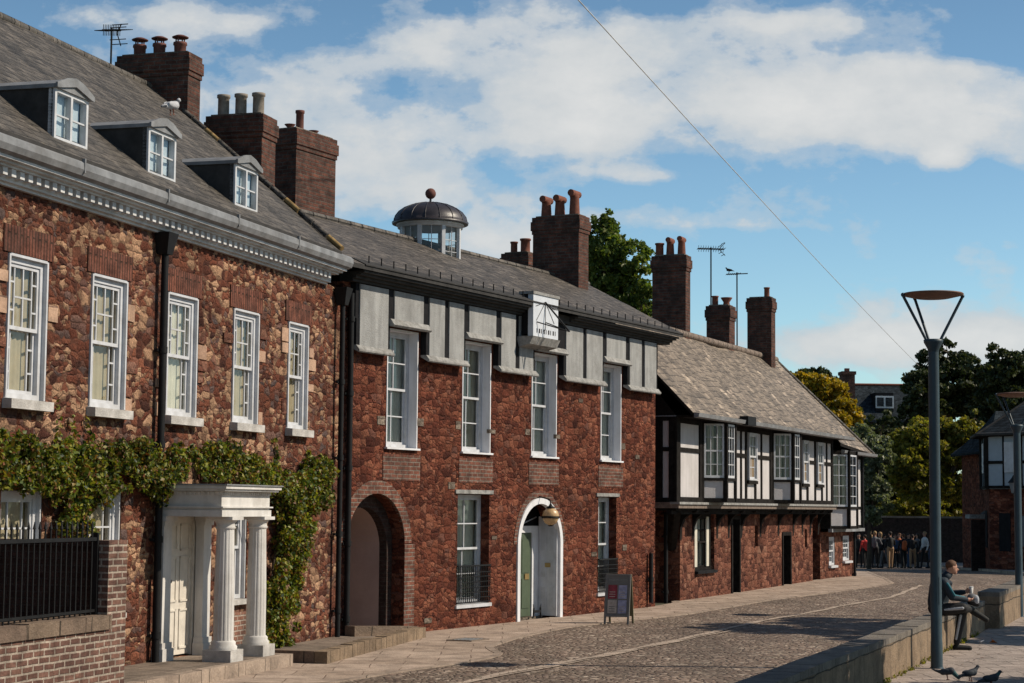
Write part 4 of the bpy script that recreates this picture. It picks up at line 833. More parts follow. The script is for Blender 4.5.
def in_vine(s, z):
    n = mnoise.noise(Vector((s * 1.1, z * 1.3, 0))) * .32 + mnoise.noise(Vector((s * 3.1, z * 3, 5))) * .18
    top = lin([(-14, 2.98), (-11, 2.92), (-9.6, 2.95), (-8.0, 2.93), (-6.5, 2.98), (-5.2, 3.02), (-4.3, 2.95), (-3.4, 2.72), (-2.6, 2.62), (-1.6, 2.95), (-.9, 3.0)], s) + n * .5
    bot = lin([(-14, 2.1), (-10.8, 2.45), (-10, 2.4), (-9.8, 1.9), (-9.1, 1.8), (-8.9, 2.2), (-8.1, 2.42), (-7.4, 2.3), (-7.0, 2.3), (-6.6, 2.55), (-4.0, 2.5), (-3.6, 2.3), (-2.0, 2.2), (-1.2, 2.15), (-.7, 2.4)], s) + n * .4
    if bot < z < top and s < -.85: return True
    c = lin([(.0, -3.0), (.8, -2.85), (1.6, -2.45), (2.4, -2.1)], z); w = lin([(0, .62), (.5, .62), (1.1, .45), (1.8, .5), (2.5, .8)], z)
    return -.05 < z < 2.6 and abs(s - c) < w + n * .6
pts = []; clump = []; cr_ = random.Random(11)
while len(clump) < 560:
    s = cr_.uniform(-13.5, -.5); z = cr_.uniform(-.1, 3.4)
    if in_vine(s, z): clump.append((s, z, cr_.uniform(.03, .26), cr_.uniform(.07, .17)))
for (s, z, q, r_) in clump:
    for k in range(int(95 * (r_ / .12) ** 1.6)):
        d_ = Vector((cr_.gauss(0, 1), cr_.gauss(0, 1), cr_.gauss(0, 1))).normalized() * r_ * cr_.uniform(.55, 1.15); yy = -(q + .04) + d_.y * .8
        if yy > -.01: yy = -cr_.uniform(.01, .04)
        if -7.05 < s + d_.x < -5.0 and z + d_.z < 2.52: continue
        pts.append((s + d_.x, yy, z + d_.z))
# a few thin sprigs reaching up the wall
for s0, h in ((-9.75, .6), (-9.35, .4), (-8.95, .45), (-4.6, .3), (-2.9, .35), (-1.5, .2)):
    for k in range(45): t = random.random() ** 1.4; pts.append((s0 + random.gauss(0, .04) + .06 * math.sin(t * 6), -random.uniform(.02, .07), 2.9 + t * h))
leaves(pts, .036, 'foliage', 'leaf_vine', VI, up=.3, flat=(.15, -.45, 0))
for s0, s1, z1 in ((-3.2, -2.4, 2.6), (-3.0, -1.6, 2.9), (-3.3, -4.6, 2.8), (-9.5, -9.7, 3.0)):
    p = Vector((s0, -.05, -.1)); q = MB()
    for i in range(8): t = (i + 1) / 8; n_ = Vector((s0 + (s1 - s0) * t ** 2 + random.gauss(0, .05), -.06, -.1 + (z1 + .1) * t)); q.tube(p, n_, .022 * (1 - t * .6), .022 * (1 - t * .7), m='bark', n=5); p = n_
    q.build('stem', VI)
# small plants at the foot of the garden wall end
def small_plant(loc, label, n=160, r=.16, h=.7, mat='leaf_olive', ls=.05):
    P = empty('weed', loc, 0, label, 'plant'); pts = [(random.gauss(0, r * .5), random.gauss(0, r * .5), random.uniform(0, h)) for _ in range(n)]; leaves(pts, ls, 'foliage', mat, P)
    q = MB()
    for i in range(4): q.tube((0, 0, -.05), (random.gauss(0, r * .5), random.gauss(0, r * .5), h), .008, .003, m='bark', n=4)
    q.build('stem', P)
x, y, _ = L.w(-8.6, .12); small_plant((x, y, .1), 'small weed climbing the wall between the garden wall and the porch', 110, .12, 1.2)

# ================================================================== GROUND, ROAD, PAVEMENTS
def strip(name, lf, rf, Ys, dz, mat, th=None, nx=1):
    v = []; f = []; uv = []
    for Y in Ys:
        a, b = lf(Y), rf(Y)
        for k in range(nx + 1): x = a + (b - a) * k / nx; v.append((x, Y, gz(Y) + dz)); 
    n = nx + 1
    for i in range(len(Ys) - 1):
        for k in range(nx): f.append((i * n + k, i * n + k + 1, (i + 1) * n + k + 1, (i + 1) * n + k))
    m_ = MB(); m_.add(v, f, mat, True)
    if th:
        for side in (0, nx):
            vs = [];
            for i in range(len(Ys)): p = v[i * n + side]; vs += [p, (p[0], p[1], p[2] - th)]
            m_.add(vs, [(2 * i, 2 * i + 1, 2 * i + 3, 2 * i + 2) for i in range(len(Ys) - 1)], mat)
    o = m_.build(name)
    # uv in world metres
    for l in o.data.loops: 
        c = o.data.vertices[l.vertex_index].co; o.data.uv_layers[0].data[l.index].uv = (c.x, c.y)
    return tag(o, kind='structure')
KE = [(5, -11.6), (25.5, -2.19), (27.03, -1.478), (28.0, -.974), (29.2, -.40), (29.9, -.16), (30.5, -.10), (31.1, -.20), (31.9, -.29), (34.2, .188), (37.2, 1.14), (39.7, 2.55), (42.1, 3.95), (48.7, 6.7), (53, 8.95), (57.5, 11.3), (59, 11.85), (65, 12.6), (77, 14.26), (96, 16.5), (140, 20)]
LWX = lambda Y: 5.93 + .3665 * (Y - 28.3)
RKE = [(5, -2.6), (60, 17.55), (66, 18.2), (76, 19.0), (86.4, 20.1), (96, 22), (140, 26)]
def leftb(Y):
    if Y < 32.92: return COR[0] - (32.92 - Y) * .289 - .15
    if Y < 45: return COR[0] + (Y - 32.92) * .5248 - .15
    if Y < 48: return min(3.3 + (Y - 45) * .4, 4.0)
    if Y < 65: return 4.3 + (Y - 47.8) * .431 - .15
    return min(lin(KE, Y) - .5, 11.6 + (Y - 65) * .1)
ys = [5 + i * .5 for i in range(270)]
g = MB(); Yg = [-60, 0, 20, 40, 46, 52, 57, 62, 69, 76, 86, 96, 108, 120, 160, 400, 1500, 5000]; v = []
for Y in Yg:
    for X in (-4000, -200, -20, 0, 20, 200, 4000): v.append((X, Y, gz(Y) - .02 - (.03 if Y > 0 else 0)))
g.add(v, [(i * 7 + k, i * 7 + k + 1, (i + 1) * 7 + k + 1, (i + 1) * 7 + k) for i in range(len(Yg) - 1) for k in range(6)], 'earth'); tag(g.build('ground'), kind='structure')
strip('road', lambda Y: lin(KE, Y) - .05, lambda Y: lin(RKE, Y) if Y > 60 else LWX(Y) + .05, ys, .0, 'cobbles', nx=4)
strip('pavement', leftb, lambda Y: lin(KE, Y) - .14, ys, .012, 'flagstone', nx=3)
strip('kerb', lambda Y: lin(KE, Y) - .138, lambda Y: lin(KE, Y) + .0, ys, .018, 'kerb_stone', th=.15)
yr = [Y for Y in ys if Y <= 60]
strip('riverside_pavement', lambda Y: LWX(Y) + .02, lambda Y: LWX(Y) + 14, [5 + i for i in range(56)], .012, 'flagstone_right')
strip('far_pavement', lambda Y: lin(RKE, Y) + .12, lambda Y: lin(RKE, Y) + 14, [60.5 + i for i in range(60)], .09, 'flagstone_right')
strip('far_kerb', lambda Y: lin(RKE, Y), lambda Y: lin(RKE, Y) + .118, [60.5 + i for i in range(60)], .10, 'kerb_stone', th=.2)
LN1 = [(25.0, -.85), (26.95, -.128), (30.0, 1.265), (34.6, 3.15), (39.9, 5.15), (42.7, 6.5), (46.3, 8.0), (50.5, 9.96), (59.4, 12.9), (70, 15.5)]
LN2 = [(22.0, -2.2), (26.5, -.126), (29.2, 1.1), (33.2, 2.75), (38, 4.75)]
strip('setts_line', lambda Y: lin(LN1, Y) + .03 * math.sin(Y * 3), lambda Y: lin(LN1, Y) + .16 + .03 * math.sin(Y * 2.3), [22 + i * .4 for i in range(90)], .012, 'pale_setts')
strip('setts_line', lambda Y: lin(LN2, Y) + .02 * math.sin(Y * 3), lambda Y: lin(LN2, Y) + .07 + .03 * math.sin(Y * 2.3), [22 + i * .4 for i in range(38)], .013, 'pale_setts')

# raised ramp kerb in front of the passage ---------------------------------
RP = empty('stone_ramp_kerb', (*COR, 0), L.rz, 'low weathered stone upstand wrapping the ramp before the dark passage arch', 'kerb wall')
q = MB(); A = Vector((-4.5, -1.6)); B = Vector((1.45, -1.12)); nseg = 9
for i in range(nseg):
    a = A.lerp(B, i / nseg); b = A.lerp(B, (i + .97) / nseg); z = .07 + random.uniform(-.012, .012)
    q.hexa([(a.x, a.y, -.3), (b.x, b.y, -.3), (b.x, b.y + .2, -.3), (a.x, a.y + .2, -.3)], [(a.x, a.y, z), (b.x, b.y, z), (b.x, b.y + .2, z), (a.x, a.y + .2, z)], 'low_wall_stone')
q.build('front_kerb', RP)
q = MB(); q.hexa([(-4.5, -1.39, -.3), (-4.3, -1.39, -.3), (-4.3, -.5, -.3), (-4.5, -.5, -.3)], [(-4.5, -1.39, .06), (-4.3, -1.39, .06), (-4.3, -.5, .06), (-4.5, -.5, .06)], 'coping_brown'); q.build('side_kerb', RP)
q = MB(); q.hexa([(0.0, -.32, -.3), (1.42, -.98, -.3), (1.55, -.83, -.3), (0.05, -.12, -.3)], [(0, -.32, .14), (1.42, -.98, .07), (1.55, -.83, .07), (.05, -.12, .14)], 'coping_brown'); q.build('back_kerb', RP)
q = MB(); q.add([(-4.3, -1.4, -.03), (1.3, -.95, -.07), (0, -.02, -.03), (-4.3, -.02, -.03)], [(0, 1, 2, 3)], 'terrace_stone'); q.build('ramp_surface', RP)

# low wall on the right ------------------------------------------------------
WL = empty('low_stone_wall', (LWX(28.3), 28.3, G), math.atan2(1, .3665), 'long low stone wall with flat coping between cobbles and riverside pavement', 'wall')
q = MB(); q.box(-24, 9.75, 0.0, .36, -.2, .50, 'low_wall_stone'); q.build('wall_body', WL)
q = MB(); x = -24.0
while x < 9.7: xe = min(x + random.uniform(.8, 1.3), 9.76); q.box(x + .008, xe - .006, -.006, .366, .501, .585 + random.uniform(-.006, .006), 'coping_stone'); x = xe
q.build('coping', WL)
W2 = empty('low_stone_wall', (LWX(37.9) + .12, 37.9, G), math.atan2(1, .3665), 'higher far section of low stone wall beginning behind the seated person', 'wall')
q = MB(); q.box(0, 26, -.12, .3, -.2, .64, 'low_wall_stone'); q.build('wall_body', W2)
q = MB(); x = 0.0
while x < 26: xe = min(x + random.uniform(.8, 1.3), 26); q.box(x + .008, xe - .006, -.125, .305, .641, .72 + random.uniform(-.006, .006), 'coping_stone'); x = xe
q.build('coping', W2)

# lamp posts -----------------------------------------------------------------
def lamp(loc, top, label, rz=0):
    E_ = empty('street_lamp', loc, rz, label, 'street lamp', 'modern street lamps on the riverside pavement'); h = top - loc[2]
    q = MB(); q.lathe([(.088, 0), (.086, .4), (.082, .42), (.079, h - 1.1), (.077, h - .90)], (0, 0, 0), 'lamp_blue', 20)
    q.lathe([(.10, .0), (.10, .02), (.095, .03)], (0, 0, 0), 'lamp_blue', 20); q.build('pole', E_)
    q = MB(); q.lathe([(.078, h - .90), (.085, h - .86), (.14, h - .76), (.145, h - .72), (.11, h - .71)], (0, 0, 0), 'lamp_blue', 20); q.build('collar', E_)
    for i, a in enumerate((PI, 0.02, PI / 2 + .3)):
        q = MB(); q.tube((.10 * math.cos(a), .10 * math.sin(a), h - .74), (.46 * math.cos(a), .46 * math.sin(a), h - .06), .022, m='lamp_blue', n=8); q.ball((.46 * math.cos(a), .46 * math.sin(a), h - .05), .034, 'lamp_blue', 8); q.build('arm', E_)
    q = MB(); q.lathe([(.02, -.085), (.25, -.075), (.42, -.035), (.455, -.015), (.44, .0), (.2, .022), (.02, .03)], (0, 0, h - .02), 'lamp_rust', 32); q.build('reflector_disc', E_)
    q = MB(); q.box(-.02, .02, -.095, -.088, .95, 1.35, 'lamp_blue'); q.box(-.05, .05, -.097, -.09, 1.55, 1.62, 'paper_white') if 0 else None
    q.build('access_door', E_); return E_
lamp((6.30, 28.3, G), 5.46, 'nearer tall street lamp with a flat disc head, beside the seated person', .1)
lamp((11.2, 42.1, G), 4.82, 'farther street lamp with a disc head at the right edge of the picture', .1)

def at_(x, y, Y): d = FWv + RTv * ((x - 512) / FPX) + UPv * ((341.5 - y) / FPX); return Vector((0, 0, H)) + d * (Y / d.y)
# overhead cable -------------------------------------------------------------
q = MB(); a = at_(583, 0, 40); b = at_(919, 366, 131); s0 = a + (a - b) * .2; pr = s0
for i in range(1, 25):
    t = i / 24; p = s0.lerp(b, t) - Vector((0, 0, .22 * math.sin(PI * t))); q.tube(pr, p, .013, m='cornice_grey', n=6); pr = p
o = q.build('overhead_cable'); tag(o, 'single thin overhead cable crossing the sky diagonally above the street', 'cable')

dc = MB(); dc.box(-.28, .28, -.2, .2, 0, .014, 'lead_dark')
for i in range(5): dc.box(-.24, .24, -.16 + i * .075, -.135 + i * .075, .0141, .02, 'lead')
for bx0, bx1, by0, by1 in ((-.33, -.281, -.25, .25), (.281, .33, -.25, .25), (-.28, .28, -.25, -.201), (-.28, .28, .201, .25)): dc.box(bx0, bx1, by0, by1, 0, .017, 'terrace_stone')
o = dc.build('drain_cover', None, (-.72, 33.4, G + .013), M.rz); tag(o, 'small dark rectangular iron drain cover set into the paving near the railed window', 'drain cover')
# A board ----------------------------------------------------------------------
SB = empty('sandwich_board', (2.2, 38.6, gz(38) + .05 - .045), math.radians(-16), 'folding sandwich board with four posters standing at the pavement edge', 'sign board')
def leaf_panel(sy, face):
    q = MB(); W_, Hh = .56, 1.10; tl = .22
    def P(x, z, o=0): return (x, sy * (tl * (1 - (z) / Hh) + .02 + o), z)
    def slab(x0, x1, z0, z1, o0, o1, mat): q.hexa([P(x0, z0, o0), P(x1, z0, o0), P(x1, z0, o1), P(x0, z0, o1)], [P(x0, z1, o0), P(x1, z1, o0), P(x1, z1, o1), P(x0, z1, o1)], mat)
    slab(-W_ / 2, W_ / 2, .16, Hh, 0, .03, face); slab(-W_ / 2, -W_ / 2 + .045, 0, .16, 0, .03, face); slab(W_ / 2 - .045, W_ / 2, 0, .16, 0, .03, face)
    return q, slab
q, sl = leaf_panel(-1, 'board_grey')
for x0, x1, z0, z1 in ((-.28, .28, 1.06, 1.10), (-.28, .28, .16, .21), (-.28, -.235, .21, 1.06), (.235, .28, .21, 1.06), (-.235, .235, .88, .90)): sl(x0, x1, z0, z1, .03, .042, 'board_frame')
for i in range(9): sl(-.2 + i * .045, -.175 + i * .045, .955, .99, .03, .034, 'moulding_grey')
F_ = q.build('front_board', SB)
for nm_, (x0, x1, z0, z1) in (('poster_red', (-.21, -.01, .56, .86)), ('poster_lilac', (.02, .21, .56, .86)), ('poster_tan', (-.21, -.01, .24, .53)), ('poster_lilac', (.02, .21, .24, .53))):
    q2, sl2 = leaf_panel(-1, 'board_grey'); q2 = MB()
    def P(x, z, o=0): return (x, -(.22 * (1 - z / 1.10) + .02 + o), z)
    q2.hexa([P(x0, z0, .031), P(x1, z0, .031), P(x1, z0, .036), P(x0, z0, .036)], [P(x0, z1, .031), P(x1, z1, .031), P(x1, z1, .036), P(x0, z1, .036)], nm_)
    for k in range(3): z = z0 + .04 + k * .05; q2.hexa([P(x0 + .03, z, .0362), P(x1 - .04, z, .0362), P(x1 - .04, z, .038), P(x0 + .03, z, .038)], [P(x0 + .03, z + .015, .0362), P(x1 - .04, z + .015, .0362), P(x1 - .04, z + .015, .038), P(x0 + .03, z + .015, .038)], 'poster_tan' if nm_ != 'poster_tan' else 'board_grey')
    q2.build('poster', SB)
q, sl = leaf_panel(1, 'board_olive'); q.build('back_board', SB); SB.scale = (.92, .92, .90)

# ================================================================== FIGURES
def capsule(mb, p, q, r0, r1, n=12):
    p, q = Vector(p), Vector(q); d = q - p; ln = d.length
    if ln < 1e-6: mb.ball(p, r0, 'skin', n); return
    d.normalize(); u = d.orthogonal().normalized(); w = d.cross(u); v = []; rings = []
    for k in range(4): t = -PI / 2 + k * PI / 8; rings.append((-r0 * math.cos(PI / 2 + t) if 0 else r0 * math.sin(t), r0 * math.cos(t)))
    rings = [(r0 * math.sin(-PI / 2 + k * PI / 8), r0 * math.cos(-PI / 2 + k * PI / 8)) for k in range(5)] + [(ln + r1 * math.sin(k * PI / 8), r1 * math.cos(k * PI / 8)) for k in range(5)]
    for off, r in rings:
        r = max(r, 1e-4)
        for i in range(n): a = 2 * PI * i / n; v.append(p + d * off + (u * math.cos(a) + w * math.sin(a)) * r)
    f = [(k * n + i, k * n + (i + 1) % n, (k + 1) * n + (i + 1) % n, (k + 1) * n + i) for k in range(9) for i in range(n)]
    mb.add(v, f, 'skin', True)
def fuse(prims, name, parent, voxel=.012, smooth=2):
    """prims: ('c',p,q,r0,r1,mat) capsules / ('e',c,(rx,ry,rz),mat) ellipsoids -> one continuous remeshed body"""
    mb = MB()
    for p in prims:
        if p[0] == 'c': capsule(mb, *p[1:5])
        else: mb.ball(p[1], p[2], 'skin', 16)
    o = mb.build(name); md = o.modifiers.new('r', 'REMESH'); md.mode = 'VOXEL'; md.voxel_size = voxel; md.use_smooth_shade = True
    if smooth: s = o.modifiers.new('s', 'SMOOTH'); s.iterations = smooth; s.factor = .5
    dg = bpy.context.evaluated_depsgraph_get(); me = bpy.data.meshes.new_from_object(o.evaluated_get(dg)); old = o.data; o.modifiers.clear(); o.data = me; bpy.data.meshes.remove(old)
    me.materials.clear(); mats = []
    for p in prims:
        if p[-1] not in mats: mats.append(p[-1]); me.materials.append(MAT[p[-1]])
    n = len(me.polygons); C = np.empty(n * 3); me.polygons.foreach_get('center', C); C = C.reshape(-1, 3); best = np.full(n, 1e9); idx = np.zeros(n, np.int32)
    for p in prims:
        if p[0] == 'c':
            a = np.array(p[1]); b = np.array(p[2]); ab = b - a; t = np.clip(((C - a) @ ab) / max(ab @ ab, 1e-9), 0, 1); dd = np.linalg.norm(C - a - t[:, None] * ab, axis=1) - (p[3] + (p[4] - p[3]) * t)
        else:
            r = np.array(p[2] if isinstance(p[2], tuple) else (p[2],) * 3); k = np.linalg.norm((C - np.array(p[1])) / r, axis=1); dd = (k - 1) * r.min()
        mk = dd < best; best[mk] = dd[mk]; idx[mk] = mats.index(p[-1])
    me.polygons.foreach_set('material_index', idx); me.polygons.foreach_set('use_smooth', np.ones(n, bool)); me.update()
    o.parent = parent; return o
V3 = Vector
def head_prims(c, f, hair, r=.1, skin='skin', up=V3((0, 0, 1))):
    """c head centre, f facing unit vector"""
    f = f.normalized(); side = f.cross(up).normalized(); P = []
    P.append(('e', tuple(c), (r * .80, r * .80, r * 1.05), skin)); P.append(('e', tuple(c - f * r * .14 + up * r * .12), (r * .86, r * .86, r * .93), skin))
    P.append(('c', tuple(c + f * r * .45 - up * r * .72), tuple(c + f * r * .38 - up * r * .4), r * .36, r * .46, skin))     # jaw
    P.append(('c', tuple(c + f * r * .78 + up * r * .08), tuple(c + f * r * 1.02 - up * r * .22), r * .09, r * .14, skin))   # nose
    P.append(('c', tuple(c + f * r * .72 - up * r * .5 - side * r * .16), tuple(c + f * r * .72 - up * r * .5 + side * r * .16), r * .09, r * .09, 'lips'))
    for s in (-1, 1):
        P.append(('c', tuple(c + side * s * r * .82 + up * r * .12), tuple(c + side * s * r * .84 - up * r * .16), r * .14, r * .09, skin))
        P.append(('e', tuple(c + f * r * .70 + side * s * r * .32 + up * r * .10), (r * .12,) * 3, 'eye'))
    return P
def hair_mesh(c, f, r, mat, parent, length=0.0):
    q = []; up = V3((0, 0, 1)); side = f.cross(up).normalized()
    q.append(('e', tuple(c - f * r * .22 + up * r * .30), (r * .93, r * .93, r * .86), mat)); q.append(('c', tuple(c + f * r * .45 + up * r * .80), tuple(c - f * r * .1 + up * r * .85), r * .28, r * .4, mat))
    q.append(('e', tuple(c - f * r * .45 - up * r * .05), (r * .6, r * .6, r * .75), mat))
    if length: q.append(('c', tuple(c - f * r * .6), tuple(c - f * r * .55 - up * length), r * .6, r * .35, mat))
    return fuse(q, 'hair', parent, .016, 1)
def hand_prims(w, d, palm_n, r=.011, curl=.5, mat='skin', sc=1.0):
    """wrist point w, direction d, palm normal; five unequal bent fingers"""
    d = d.normalized(); n = (palm_n - d * palm_n.dot(d)).normalized(); s = d.cross(n); P = []
    P.append(('c', tuple(w), tuple(w + d * .045 * sc), .026 * sc, .032 * sc, mat)); P.append(('c', tuple(w + d * .05 * sc - s * .022 * sc), tuple(w + d * .075 * sc + s * .026 * sc), .019 * sc, .018 * sc, mat))
    for k, (o, l) in enumerate(((-.030, .062), (-.010, .072), (.010, .068), (.029, .052))):
        a = w + d * .08 * sc + s * o * sc; b = a + (d * math.cos(curl) + n * math.sin(curl)) * l * .5 * sc; c = b + (d * math.cos(curl * 2.2) + n * math.sin(curl * 2.2)) * l * .5 * sc
        P += [('c', tuple(a), tuple(b), .0095 * sc, .0088 * sc, mat), ('c', tuple(b), tuple(c), .0088 * sc, .0075 * sc, mat)]
    a = w + d * .03 * sc - s * .026 * sc; b = a + (d * .6 - s * .75 + n * .3).normalized() * .035 * sc; c = b + (d * .9 + n * .5).normalized() * .03 * sc
    P += [('c', tuple(a), tuple(b), .013 * sc, .010 * sc, mat), ('c', tuple(b), tuple(c), .010 * sc, .008 * sc, mat)]
    return P

# seated person (faces +x of the scene, sits on the low wall; seat plane z = .585)
SP = empty('person', (7.12, 32.0, G), 0, 'person in dark and teal tracksuit with striped trousers sitting on the low wall', 'person')
def sx(x, y, z): return V3((x, y, z))
hip = sx(.02, 0, .70); chest = sx(.10, 0, 1.08); neck = sx(.20, 0, 1.27); hc = sx(.28, 0, 1.385)
P = []
P += [('e', tuple(hip), (.155, .18, .13), 'cloth_black'), ('c', (.02, -.07, .74), (.02, .07, .74), .13, .13, 'jacket_navy'), ('c', (.03, 0, .80), (.08, 0, 1.05), .17, .185, 'jacket_navy'),
      ('c', (.10, -.11, 1.11), (.10, .11, 1.11), .115, .115, 'jacket_navy'), ('c', (.12, 0, 1.18), (.20, 0, 1.27), .085, .062, 'jacket_navy'), ('c', tuple(neck), (.25, 0, 1.34), .055, .052, 'skin'),
      ('c', (.17, -.03, 1.235), (.22, .02, 1.265), .075, .07, 'jacket_navy'), ('c', (.21, -.10, 1.12), (.22, .10, 1.12), .05, .05, 'jacket_navy')]
P += head_prims(hc, V3((.97, -.05, -.22)), 'hair_brown', .102)
# arms
P += [('c', (.11, -.18, 1.12), (.22, -.23, .90), .078, .062, 'jacket_navy'), ('c', (.22, -.23, .90), (.47, -.12, .86), .06, .044, 'jacket_navy'), ('c', (.14, -.25, 1.12), (.25, -.285, .93), .02, .018, 'teal'), ('c', (.25, -.255, .93), (.44, -.155, .90), .016, .014, 'teal')]
P += [('c', (.11, .18, 1.12), (.26, .24, .93), .078, .062, 'jacket_navy'), ('c', (.26, .24, .93), (.49, .10, .97), .06, .044, 'jacket_navy')]
P += hand_prims(sx(.49, -.11, .86), V3((.9, .25, -.1)), V3((0, .4, 1)), curl=.6); P += hand_prims(sx(.51, .09, .975), V3((.85, -.3, .2)), V3((.2, -1, 0)), curl=.9)
# planted far leg: knee then shin down to foot
P += [('c', (.04, .09, .68), (.47, .10, .66), .11, .085, 'cloth_black'), ('c', (.47, .10, .66), (.36, .08, .14), .083, .055, 'cloth_black'), ('c', (.36, .08, .10), (.36, .08, .05), .042, .045, 'shoe_black'), ('c', (.34, .08, .05), (.57, .06, .042), .054, .042, 'shoe_black'), ('c', (.41, .015, .58), (.335, .03, .20), .024, .02, 'stripe_grey'), ('c', (.365, .08, .155), (.365, .08, .12), .043, .041, 'cloth_white')]
# near leg crossed over: ankle resting beyond the other knee
P += [('c', (.04, -.09, .69), (.40, -.20, .72), .11, .085, 'cloth_black'), ('c', (.40, -.20, .72), (.60, .05, .69), .08, .056, 'cloth_black'), ('c', (.60, .05, .70), (.66, .10, .66), .043, .042, 'cloth_white'), ('c', (.62, .03, .66), (.84, .0, .52), .06, .046, 'shoe_black'), ('c', (.10, -.195, .69), (.38, -.28, .72), .024, .022, 'stripe_grey')]
fuse(P, 'body', SP, .0075, 2)
hair_mesh(hc, V3((.97, -.05, -.22)).normalized(), .102, 'hair_brown', SP)
q = [('e', (.60, -.02, .88), (.085, .07, .075), 'cloth_grey'), ('e', (.67, -.04, .85), (.045, .05, .08), 'stripe_grey'), ('c', (.58, 0, .82), (.68, -.02, .78), .06, .05, 'cloth_black')]
bg = fuse(q, 'small_bag', None, .012, 1); bg.location = SP.location; tag(bg, 'small grey and black bag held on the lap of the seated person', 'bag')
q = MB(); q.lathe([(.028, 0), (.036, .10), (.034, .10)], (0, 0, 0), 'cup_white', 14); q.lathe([(.038, .095), (.038, .108), (.02, .112)], (0, 0, 0), 'cloth_white', 14)
o = q.build('paper_cup', None, (7.12 + .60, 32.0 + .03, G + .955)); tag(o, 'pale paper cup in the hand of the seated person', 'cup')

def stander(loc, rz, top, legs, hair, hgt=1.65, walk=.1, bag=None, label='', long_hair=0, skin_arms=False, arm=0):
    E_ = empty('person', loc, rz, label, 'person', 'people gathered at the far end of the street'); k = hgt / 1.7; P = []
    def c(a, b, r0, r1, m): P.append(('c', tuple(x * k for x in a), tuple(x * k for x in b), r0 * k, r1 * k, m))
    c((-.05, 0, .95), (.05, 0, .95), .12, .12, legs); c((0, 0, 1.0), (0, 0, 1.2), .13, .15, top); c((-.12, 0, 1.34), (.12, 0, 1.34), .085, .085, top); c((0, 0, 1.25), (0, 0, 1.35), .15, .13, top); c((0, 0, 1.42), (0, .01, 1.52), .055, .052, 'skin')
    for s in (-1, 1):
        c((s * .09, 0, .92), (s * .10, s * walk * .6, .50), .088, .06, legs); c((s * .10, s * walk * .6, .50), (s * .10, s * walk, .09), .058, .04, legs); c((s * .10, s * walk, .045), (s * .12, s * walk + .15, .035), .042, .034, 'shoe_black')
        if arm and s == 1: e = (.27, .14, 1.12); w = (.16, .32, 1.25)
        else: e = (s * .26, -.03, 1.10); w = (s * .27, .06, .86)
        c((s * .185, 0, 1.36), e, .055, .045, top); c(e, w, .042, .03, 'skin' if skin_arms else top)
        d = (V3(w) - V3(e)).normalized(); P.extend(hand_prims(V3(w) * k, d, V3((-s, .2, 0)), curl=.35))
    P += head_prims(V3((0, .01, 1.62)) * k, V3((0, 1, 0)), hair, .098 * k)
    fuse(P, 'body', E_, .014, 1); hair_mesh(V3((0, .01, 1.62)) * k, V3((0, 1, 0)), .098 * k, hair, E_, long_hair)
    if bag: fuse([('c', (0, -.2 * k, 1.02 * k), (0, -.2 * k, 1.28 * k), .14 * k, .12 * k, bag)], 'backpack', E_, .02, 1)
    return E_
# (pixel column, Y, top, legs, hair, height, heading, extras)
crowd = [(856, 93, 'cloth_black', 'cloth_black', 'hair_dark', 1.62, 2.6, None, 'person all in black beside the white corner building, leftmost of the group'),
 (862, 90, 'cloth_red', 'cloth_black', 'hair_dark', 1.55, 0.4, 'cloth_red', 'person wearing a bright red coat near the left end of the group'),
 (868, 94, 'cloth_pink', 'cloth_grey', 'hair_fair', 1.6, 2.0, None, 'fair haired person in a dusty pink top right of the red coat'),
 (872, 90.5, 'cloth_grey', 'cloth_black', 'hair_fair', 1.72, -.5, None, 'tall fair haired person in a grey top standing in the left half of the group'),
 (877, 96, 'cloth_black', 'cloth_black', 'hair_fair', 1.75, 1.3, None, 'fair haired person in black clothes standing at the back of the group left of centre'),
 (881, 92, 'cloth_black', 'cloth_grey', 'hair_dark', 1.6, -1.2, 'cloth_black', 'person in black top and grey trousers carrying a black backpack'),
 (887, 88, 'cloth_black', 'cloth_tan', 'hair_dark', 1.68, .2, None, 'nearest person, wearing a black top and tan trousers'),
 (892, 93, 'cloth_blue', 'cloth_black', 'hair_brown', 1.6, 2.8, None, 'brown haired person in a dark blue top in the middle of the group'),
 (896, 97, 'cloth_orange', 'cloth_black', 'hair_brown', 1.7, 1.8, None, 'brown haired person in a dull orange top in the middle of the group'),
 (900, 91, 'cloth_black', 'cloth_black', 'hair_brown', 1.62, .1, 'cloth_orange', 'person in black wearing an orange backpack'),
 (905, 94, 'cloth_black', 'cloth_blue', 'hair_dark', 1.66, -2.4, None, 'dark haired person in a black top and blue trousers right of centre'),
 (909, 90, 'cloth_black', 'cloth_tan', 'hair_dark', 1.58, -.3, None, 'shorter person in a black top and tan trousers right of centre'),
 (914, 96, 'cloth_grey', 'cloth_black', 'hair_dark', 1.7, .9, 'cloth_black', 'person in a grey top carrying a black backpack near the right of the group'),
 (921, 92, 'cloth_white', 'cloth_black', 'hair_fair', 1.74, 1.9, None, 'fair haired person in a white top near the right end of the group'),
 (927, 95, 'cloth_black', 'cloth_blue', 'hair_brown', 1.6, -1.6, None, 'brown haired person in black top and blue trousers partly behind the nearer street lamp')]
for i, (px, Y, top, legs, hair, hg, rz, bag, lab) in enumerate(crowd):
    X = (px - 512) / FPX * Y * 1.008; stander((X, Y, gz(Y)), rz, top, legs, hair, hg, .08 + .05 * (i % 3), bag, lab, long_hair=.18 if i in (2, 4, 12) else 0, arm=i % 3 == 0)

